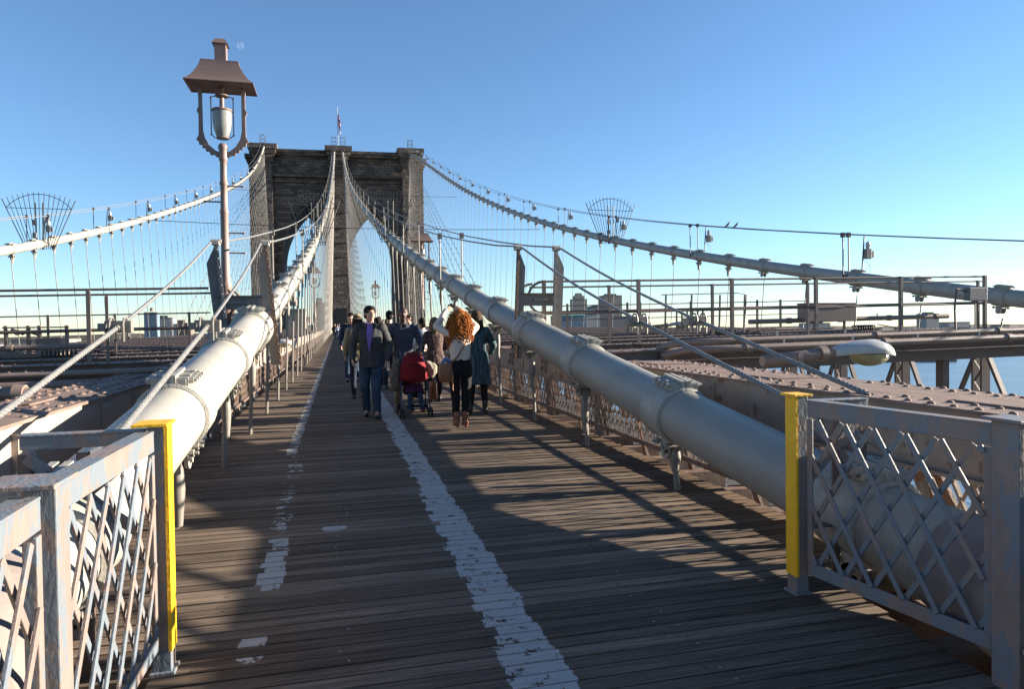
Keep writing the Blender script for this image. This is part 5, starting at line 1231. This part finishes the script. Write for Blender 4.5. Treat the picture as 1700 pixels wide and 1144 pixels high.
        remesh('hair', b, hm, t, vox*1.4, 2, (.004, 40, 10, 1))
    elif hair in ('long', 'hat'):
        bl(0,-.018,.045,.088,.104,.092)
        for i in range(46):
            a = math.pi*(.98+1.04*i/45)+q.uniform(-.05,.05); r0 = .086; L = q.uniform(.24,.36) if hair == 'long' else .12
            cx_, cy_ = math.cos(a)*r0, math.sin(a)*.098-.018
            b.tube([T(cx_*.8,cy_*.8,.08),T(cx_*1.08,cy_*1.08,.0),T(cx_*1.2,cy_*1.12,-L*.5),T(cx_*1.15+q.uniform(-.01,.01),cy_*1.08-.01,-L)], [.018,.02,.018,.006], 6)
        remesh('hair', b, hm, t, vox*1.5, 1, (.004, 40, 6, 1))
        if hair == 'hat':
            b = MB(False); b.lathe([(0,.15),(.05,.15),(.085,.12),(.095,.055),(.15,.045),(.155,.04),(.09,.035)], tuple(T(0,-.01,0)), 24); b.build('hat', CL['khaki'], t, smooth=True)
    elif hair == 'curly':
        bl(0,-.03,.05,.10,.115,.10); bl(0,-.085,-.13,.125,.065,.24)
        remesh('hair', b, hm, t, .012, 2)
        b = MB(False)
        for i in range(1050):
            a = q.uniform(math.pi*.86, math.pi*2.14); v_ = q.random()
            zt = .13-.47*v_**.8; wr_ = .092+.080*math.sin(math.pi*min(1, max(0, (.14-zt)/.56))**1.0)+q.uniform(-.025,.02)
            if zt > .06: wr_ *= math.sqrt(max(.05, 1-((zt-.06)/.10)**2))*1.0
            cx_, cy_ = math.cos(a)*wr_*1.04, math.sin(a)*wr_*.86-.035
            L = q.uniform(.06,.12); pts = []; ph = q.uniform(0, 6.28); rr = q.uniform(.008,.014)
            dx, dy = math.cos(a)*.16, math.sin(a)*.12
            for j in range(12):
                u = j/11; pts.append(T(cx_+dx*L*u+rr*math.cos(ph+u*11), cy_+dy*L*u+rr*math.sin(ph+u*11), zt-L*u))
            b.tube(pts, [.0045+.002*math.sin(math.pi*j/11) for j in range(12)], 5)
        b.build('curls', hm, t, smooth=True)
    if extra: extra(t, hc, sh)
    return t
# --- the man in the dark jacket, walking towards the camera
def ex_man(t, hc, sh):
    b = MB(False)                                             # violet shirt front and collar between the open jacket edges
    b._a([(-.048,.128,1.47),(.040,.128,1.47),(.052,.168,1.33),(.032,.175,1.15),(.004,.172,1.02),(-.012,.174,1.15),(-.045,.166,1.33)], [(0,1,2,6),(6,2,3,5),(3,4,5)])
    vs = list(b.v); n = len(vs); b._a([(a, c-.03, z) for a, c, z in vs], [(0,1,2,6),(6,2,3,5),(3,4,5)])
    b.build('shirt_front', CL['purple'], t)
    for e in (-1, 1):
        b = MB(False); b.prism([(0,0),(e*.055,.05),(e*.062,.015),(e*.03,-.06)], (0,.120,1.475), (1,0,0), (0,.25,1), .012); b.build('shirt_collar', CL['purple'], t)
        b = MB(False); b.prism([(e*.035,-.0),(e*.085,.055),(e*.115,-.01),(e*.058,-.10)], (0,.130,1.47), (1,0,0), (0,.3,1), .014); b.build('jacket_collar', CL['jacket'], t, bev=.004)
    b = MB(False); b.tube([(.004,.178,1.02),(.006,.170,.92),(.006,.150,.83)], .004, 6); b.build('zip', CL['grey'], t)
    b = MB(False)
    for i in range(3): b.tube([(-.075-.010*i,.152,1.335),(-.082-.010*i,.153,1.347-.004*i),(-.092-.010*i,.152,1.345-.006*i)], .003, 5)
    b.box(-.115,-.078,.148,.151,1.322,1.328); b.build('chest_emblem', mat('embroidery_white', (.7,.7,.7), .8), t)
PI = math.pi
person('man in a charcoal jacket over a violet shirt, walking towards the camera in jeans', .52, 11.45, PI-.12, 1.83, 'jacket', 'jeans', 'fair', 'short', 'black', 0,
       arms={-1: ((-.285,-.06,1.16),(-.25,.02,.92),(.1,.2,-1)), 1: ((.285,-.02,1.17),(.27,.14,.945),(-.12,.25,-1))},
       legs={-1: ((-.085,.10,.50),(-.095,.10,.09)), 1: ((.095,.03,.50),(.085,-.10,.10))}, hyaw=.55, extra=ex_man)
# --- the man pushing the stroller
def ex_push(t, hc, sh):
    b = MB(False); b.prism([(-.05,0),(.05,0),(0,-.10)], (0,.118,1.47), (1,0,0), (0,.35,1), .006); b.build('v_neck_skin', SK['dark'], t)
    b = MB(False); b.tube([(-.055,.105,1.475),(0,.158,1.365),(.055,.105,1.475)], .008, 6); b.build('neck_trim', CL['navy'], t)
    b = MB(False); c = V((-.245,.36,1.0)); b.tube([c+V((.032*math.cos(i*PI/6), .0+.01*math.sin(i*PI/6), .032*math.sin(i*PI/6))) for i in range(13)], .006, 6); b.build('wristwatch', m_steel, t)
person('man in a dark striped V neck sweater pushing the red stroller', 1.13, 12.25, PI, 1.84, 'navy', 'khaki', 'dark', 'bald', 'black', 0,
       arms={-1: ((-.285,.02,1.17),(-.245,.32,1.02),(.12,.85,-.25),(0,-.2,-1),.55,(1,0,0)), 1: ((.285,.02,1.17),(.245,.32,1.02),(-.12,.85,-.25),(0,-.2,-1),.55,(-1,0,0))},
       legs={-1: ((-.10,.06,.50),(-.11,.14,.09)), 1: ((.10,.02,.50),(.11,-.12,.10))}, extra=ex_push, topmat=m_stripe)
# --- the red-haired woman photographing the tower
def ex_red(t, hc, sh):
    ph = thing('camera_in_hands', 'small black camera held up by the red haired woman', 'camera', (0,0,0)); ph['_o'] = (0,0,0); ph.location = t.location; ph.rotation_euler = t.rotation_euler; ph.scale = t.scale
    b = MB(False); b.box(-.115,-.005,.26,.295,1.80,1.868); b.box(-.085,-.045,.265,.29,1.868,1.885); b.build('camera_body', m_dark, ph, bev=.006)
    b = MB(False); b.cyl((-.06,.295,1.832),(-.06,.335,1.832),.026,16); b.build('lens', m_shoe, ph, smooth=True, sharp=40)
    bg_ = thing('shoulder_bag', 'brown leather bucket bag hanging on a strap at the red haired woman\'s left hip', 'bag', (0,0,0)); bg_['_o'] = (0,0,0); bg_.location = t.location; bg_.rotation_euler = t.rotation_euler; bg_.scale = t.scale
    b = MB(False); vs = []
    for z, w_, d_ in ((.72,.085,.045),(.76,.105,.058),(.88,.112,.062),(1.0,.098,.05)):
        for j in range(16): a = 2*PI*j/16; vs.append((-.225+w_*math.copysign(abs(math.cos(a))**.6, math.cos(a)), -.05+d_*math.copysign(abs(math.sin(a))**.6, math.sin(a)), z))
    b._a(vs, [(i*16+j,i*16+(j+1)%16,(i+1)*16+(j+1)%16,(i+1)*16+j) for i in range(3) for j in range(16)]+[tuple(range(16))[::-1], tuple(range(48,64))]); b.build('pouch', m_leather, bg_, smooth=True, sharp=50)
    b = MB(False); P = [(-.16,-.09,.99),(-.06,-.145,1.10),(.03,-.152,1.25),(.10,-.135,1.38),(.135,-.07,1.462),(.14,.0,1.485),(.11,.08,1.44),(0,.14,1.28),(-.14,.12,1.08),(-.19,.0,.99)]
    for i in range(len(P)-1): b.bar(P[i], P[i+1], .020, .006, (0,1,0) if i < 4 or i > 5 else (0,0,1))
    b.build('strap', m_leather, bg_)
    b = MB(False); b.tube([(-.14,-.11,.86),(-.135,-.12,.80),(-.14,-.115,.66),(-.135,-.11,.60)], [.008,.014,.010,.012], 6); b.ball((-.14,-.118,.86), .016, 8, 5); b.build('tassel', m_leather, bg_)
    b = MB(False); b.tube([(-.28,-.05,1.0),(-.24,-.06,1.05),(-.19,-.05,1.04),(-.16,-.04,1.0)], [.02,.035,.03,.02], 8); b.build('blue_scarf_end', CL['blue'], bg_, smooth=True)
person('woman with big curly red hair, cream sweater and black trousers, photographing with raised arms', 1.68, 9.58, .03, 1.72, 'cream', 'black', 'pink', 'curly', 'red', 0,
       arms={-1: ((-.33,.10,1.53),(-.155,.22,1.78),(.75,.35,.35),(.3,1,-.2),.45,(0,0,-1)), 1: ((.29,.17,1.52),(.075,.25,1.78),(-.75,.25,.4),(-.3,1,-.2),.45,(0,0,-1))},
       legs={-1: ((-.075,.02,.51),(-.065,.0,.14)), 1: ((.080,.01,.51),(.060,-.02,.14))}, hpitch=.12, female=True, shoe=m_boot, boots=True, extra=ex_red)
# --- her companion in the long teal wrap
person('woman in a long streaky teal wrap and black boots, beside the red haired woman', 2.25, 11.2, -.1, 1.74, 'tealc', 'black', 'fair', 'long', 'long', 0,
       arms={-1: ((-.26,.05,1.18),(-.20,.24,1.12),(.6,.6,0)), 1: ((.29,.03,1.18),(.26,.2,1.05),(-.4,.7,.1))}, legs={-1: ((-.10,.02,.50),(-.12,.05,.10)), 1: ((.11,.0,.50),(.13,-.03,.10))}, coat=.52, female=True, boots=True)
person('woman with blond hair in a brown patterned jacket, walking away beside the stroller', 1.83, 13.25, .12, 1.66, 'pattern', 'black', 'fair', 'long', 'blond', 1, coat=.78, female=True,
       arms={-1: ((-.28,.02,1.17),(-.22,.2,1.08),(.5,.7,0)), 1: ((.27,.03,1.17),(.20,.2,1.06),(-.5,.7,0))}, boots=True)
person('woman with a dark hair knot and a white shirt, walking away behind the patterned jacket', 1.86, 15.5, .1, 1.68, 'white', 'black', 'tan', 'bun', 'black', 1, female=True)
person('man in a navy jacket at the left of the group, walking towards the camera', .36, 19.0, PI-.1, 1.86, 'navy', 'jeans', 'fair', 'short', 'black', 1)
person('woman in a khaki hat and backpack, half hidden behind the charcoal jacket man', .40, 14.5, .15, 1.74, 'khaki', 'darkjeans', 'tan', 'hat', 'brown', 1, extra=lambda t, hc, sh: (lambda b: (loft(b, [(1.05,.13,.09,-.02,-.20),(1.12,.17,.12,-.02,-.22),(1.35,.18,.12,-.02,-.22),(1.48,.15,.10,-.02,-.2)]), remesh('backpack', b, CL['khaki'], t, .012, 3, (.006,9,6,2))))(MB(False)))
person('tall man in a black coat seen from behind, left of the stroller pusher', 1.20, 16.5, 0, 1.86, 'black', 'darkjeans', 'fair', 'short', 'black', 1)
person('woman with long dark hair in black, walking away behind the charcoal jacket man', .98, 17.5, .1, 1.72, 'black', 'darkjeans', 'fair', 'long', 'black', 1, female=True)
person('man with fair face looking this way, right of the charcoal jacket man\'s head', .97, 20.2, PI, 1.78, 'grey', 'jeans', 'pink', 'short', 'brown', 1)
person('woman with red brown hair and a violet top facing the camera in the crowd', 1.22, 21.2, PI, 1.68, 'purple', 'jeans', 'pink', 'long', 'long', 1, female=True)
person('grey haired man further back in the crowd', 1.41, 24.0, 0, 1.82, 'navy', 'khaki', 'fair', 'short', 'grey', 1)
person('man in a black jacket turned sideways, right behind the stroller pusher', 1.74, 17.2, PI*.7, 1.80, 'black', 'jeans', 'fair', 'short', 'black', 1)
person('blond woman in a maroon coat deeper in the crowd', 1.56, 22.2, 0, 1.74, 'maroon', 'black', 'fair', 'long', 'blond', 1, female=True)
# --- the far crowd: a few figures built once, copied and recoloured
base_ = [person('man in black far down the walkway, nearest of the distant walkers at its left', -.30, 84, PI, 1.8, 'black', 'darkjeans', 'fair', 'short', 'black', 2, group='distant walkers'),
         person('woman in a white top far down the walkway, pointing', -.02, 80, PI, 1.7, 'white', 'jeans', 'fair', 'long', 'brown', 2, female=True, group='distant walkers',
                arms={-1: ((-.3,.1,1.3),(-.42,.3,1.25),(-.5,.7,0)), 1: ((.25,.02,1.17),(.24,.14,.95),(0,.15,-1))})]
q = rd(77); cols = ['black','navy','grey','white','maroon','blue','khaki','orange','purple']
for i in range(34):
    Y_ = q.uniform(27, 118); X_ = q.uniform(-.1, 2.7) if Y_ > 40 else q.uniform(1.1, 2.6)
    if Y_ > 60: X_ = q.uniform(-.6, 2.8)
    if 26 < Y_ < 60 and X_ < 1.0: X_ += 1.0
    cN = cols[i % len(cols)]; src = base_[i % 2]; c = copy_tree(src, yz(X_, Y_, .004)); c.scale = (q.uniform(.9,1.04),)*3; c.rotation_euler.z = q.choice((0, PI))+q.uniform(-.3,.3)
    for ch in c.children:
        for sl in ch.material_slots: pass
        if ch.name.startswith('upper_garment'): ch.material_slots[0].link = 'OBJECT'; ch.material_slots[0].material = CL[cN]
        if ch.name.startswith('hair'): ch.material_slots[0].link = 'OBJECT'; ch.material_slots[0].material = HR[q.choice(['black','brown','blond','long','grey'])]
    tag(c, f'distant walker in a {({"navy":"navy blue"}.get(cN, cN))} top in the crowd down the walkway', 'person', 'distant walkers')
# ================================================================ STROLLER
sx, sy = 1.22, 11.42
t = thing('stroller', 'blue framed stroller with a big red sun canopy, front facing the camera', 'stroller', (sx, sy, 0))
m_fr = mat('blue_frame_paint', (.03,.06,.16), .35, .05, 5, 0)
b = MB()
for e in (-1, 1):
    b.tube([(sx+e*.23,sy-.26,.10),(sx+e*.215,sy-.10,.42),(sx+e*.19,sy+.30,1.0),(sx+e*.19,sy+.42,1.08)], .011, 8); b.tube([(sx+e*.22,sy+.36,.10),(sx+e*.20,sy-.02,.55)], .010, 8)
    b.tube([(sx+e*.21,sy-.05,.50),(sx+e*.21,sy+.28,.46)], .009, 6)
b.tube([(sx-.22,sy-.24,.14),(sx+.22,sy-.24,.14)], .009, 6); b.tube([(sx-.22,sy+.34,.13),(sx+.22,sy+.34,.13)], .009, 6)
b.build('frame', m_fr, t, smooth=True)
for e in (-1, 1):
    b = MB(); b.tube([(sx+e*.19,sy+.42,1.08),(sx+e*.19,sy+.50,1.05),(sx+e*.19,sy+.56,1.0)], .016, 8); b.build('handle', m_dark, t, smooth=True)
    for yy in (-.26, .36):
        for d_ in (-.028, .028):
            x_ = sx+e*.23+d_; b = MB(); b.cyl((x_-.011,sy+yy,.072),(x_+.011,sy+yy,.072),.072,20); wh = b.build('wheel', m_tyre, t, smooth=True, sharp=40)
            b = MB(); b.cyl((x_-.014,sy+yy,.072),(x_+.014,sy+yy,.072),.042,12); b.build('hub', m_grey, wh)
        b = MB(); b.box(sx+e*.23-.018,sx+e*.23+.018,sy+yy-.02,sy+yy+.02,.07,.17); b.build('wheel_fork', m_dark, t)
b = MB(); n, m_ = 26, 14; vs = []
for i in range(m_+1):                                         # canopy: tall arched dome pulled down over the seat
    ph = PI*(-.06+.82*i/m_)
    for j in range(n+1):
        a = PI*j/n; h_ = max(0, math.sin(a))**.8; c_ = math.copysign(abs(math.cos(a))**.85, math.cos(a))
        vs.append((sx-.235*c_*(.93+.07*math.cos(ph)), sy+.17-.30*math.cos(ph)*h_, .64+.42*h_*max(math.sin(ph), -.2)+.012*math.cos(j*1.9)))
b._a(vs, [(i*(n+1)+j,i*(n+1)+j+1,(i+1)*(n+1)+j+1,(i+1)*(n+1)+j) for i in range(m_) for j in range(n)])
o = b.build('canopy', CL['red'], t, smooth=True); so = o.modifiers.new('s', 'SOLIDIFY'); so.thickness = .008
b = MB(); b.box(sx-.10,sx+.10,sy-.135,sy-.120,.84,.855); b.build('canopy_emblem', CL['black'], t)
b = MB(); b.tube([(sx+.255*math.cos(PI*j/16), sy+.16-.29*math.sin(PI*j/16), .615+.02*math.sin(PI*j/16)) for j in range(17)], .010, 6); b.build('canopy_hem', CL['maroon'], t, smooth=True)
b = MB(); b.box(sx-.17,sx+.17,sy-.10,sy+.20,.36,.40); b.bar((sx,sy+.17,.38),(sx,sy+.30,.86),.34,.03,(0,1,0)); b.box(sx-.15,sx+.15,sy-.22,sy-.18,.16,.19); b.build('seat', CL['black'], t, bev=.01)
def seated_child():
    t2 = thing('person', 'small child in a plum top and jeans sitting in the stroller', 'person', (sx, sy, 0)); o_ = V((sx, sy, SL*sy))
    hc = V((0,.06,.715)); Rm = Matrix.Rotation(PI, 3, 'Z') @ Matrix.Rotation(-.15, 3, 'X'); t2['_o'] = (0,0,0); t2.location.z -= .10
    b = MB(False); head(b, hc, Rm, .78); cap(b, (0,.10,.60), hc+V((0,.02,-.05)), .035, .035)
    loft(b, [(.40,.09,.075,0,.10),(.50,.10,.075,0,.11),(.60,.085,.06,0,.12)])
    for e in (-1, 1):
        cap(b, (e*.055,.06,.43), (e*.085,-.14,.44), .048, .038); cap(b, (e*.085,-.14,.44), (e*.10,-.19,.24), .036, .028); cap(b, (e*.10,-.19,.23), (e*.10,-.27,.22), .026, .022)
        cap(b, (e*.10,.11,.58), (e*.13,.03,.50), .030, .026); cap(b, (e*.13,.03,.50), (e*.05,-.03,.50), .025, .020); hand(b, (e*.05,-.03,.50), (-e*.6,-.6,.2), (0,0,-1), (0,0,1), .4, s_=.55)
    remesh('body', b, SK['dark'], t2, .009, 2)
    face_bits(t2, hc, Rm, .78, [m_eye, m_iris], LIPD, HR['black'])
    b = MB(False); b.cyl(tuple(hc+V((0,-.074,-.040))), tuple(hc+V((0,-.086,-.043))), .02, 12); b.build('pacifier', CL['blue'], t2)
    b = MB(False); loft(b, [(.41,.105,.09,0,.10),(.50,.115,.088,0,.11),(.60,.095,.07,0,.12),(.63,.05,.05,0,.11)])
    for e in (-1, 1): cap(b, (e*.10,.11,.58), (e*.13,.03,.50), .038, .034); cap(b, (e*.13,.03,.50), (e*.07,-.02,.50), .033, .028)
    remesh('upper_garment', b, CL['plum'], t2, .009, 3)
    b = MB(False)
    for e in (-1, 1): cap(b, (e*.05,.09,.43), (e*.085,-.14,.44), .058, .046); cap(b, (e*.085,-.14,.44), (e*.10,-.19,.26), .045, .038)
    remesh('trousers', b, CL['jeans'], t2, .009, 3)
    b = MB(False); bm_ = hc
    n0 = len(b.v); b.ball((0,0,0), 1, 14, 10)
    for i in range(n0, len(b.v)): v = b.v[i]; b.v[i] = tuple(hc+Rm@V((v[0]*.064, -.016+v[1]*.076, .032+v[2]*.068)))
    remesh('hair', b, HR['black'], t2, .009, 1)
    for e in (-1, 1):
        b = MB(False); cap(b, (e*.10,-.18,.215), (e*.10,-.28,.205), .034, .028); remesh('shoe', b, mat('red_shoe', (.16,.02,.03), .5), t2, .009, 2)
seated_child()
q = rd(3)
for e, lab, cm in ((-1, 'pale khaki coat draped over the left side of the stroller as seen', 'khaki'), (1, 'crumpled pale cloth bag hanging on the right side of the stroller as seen', 'cream')):
    tt = thing('draped_coat' if e < 0 else 'cloth_bag', lab, 'coat' if e < 0 else 'bag', (sx+e*.30, sy+.25, .6)); b = MB()
    if e < 0: loft(b, [(.42,.05,.13,sx+e*.29,sy+.25),(.6,.075,.15,sx+e*.29,sy+.25),(.85,.06,.14,sx+e*.26,sy+.28),(.93,.03,.08,sx+e*.24,sy+.3)])
    else: loft(b, [(.62,.03,.06,sx+e*.31,sy+.22),(.70,.085,.09,sx+e*.32,sy+.22),(.80,.10,.10,sx+e*.31,sy+.22),(.88,.05,.07,sx+e*.27,sy+.25)])
    r = remesh('fabric', b, mat('pale_khaki_cloth', (.30,.26,.19), .9, .25, 12, .4) if e < 0 else mat('pale_crumpled_cloth', (.48,.42,.32), .9, .25, 12, .4), None, .012, 2, (.018, 12, 9, 3))
    r.parent = tt; r.location = -V(tt['_o'])
    r.location.z += SL*0
tt = thing('tote_bag', 'tall brown leather tote bag hanging at the right of the stroller as seen', 'bag', (sx+.44, sy+.9, .2)); b = MB()
loft(b, [(.16,.065,.14,sx+.44,sy+.9),(.20,.08,.16,sx+.44,sy+.9),(.48,.075,.16,sx+.44,sy+.9)], 24); b.build('bag_body', m_leather, tt, smooth=True, sharp=50)
b = MB()
for yy in (-.06,.06): b.tube([(sx+.44,sy+.9+yy-.03,.46),(sx+.43,sy+.9+yy-.02,.66),(sx+.42,sy+.9,.72),(sx+.43,sy+.9+yy+.02,.66),(sx+.44,sy+.9+yy+.03,.46)], .007, 6)
b.build('strap', m_leather, tt)
# ---------------------------------------------------------------- tidy up helper properties
for o in bpy.data.objects:
    if '_o' in o: del o['_o']
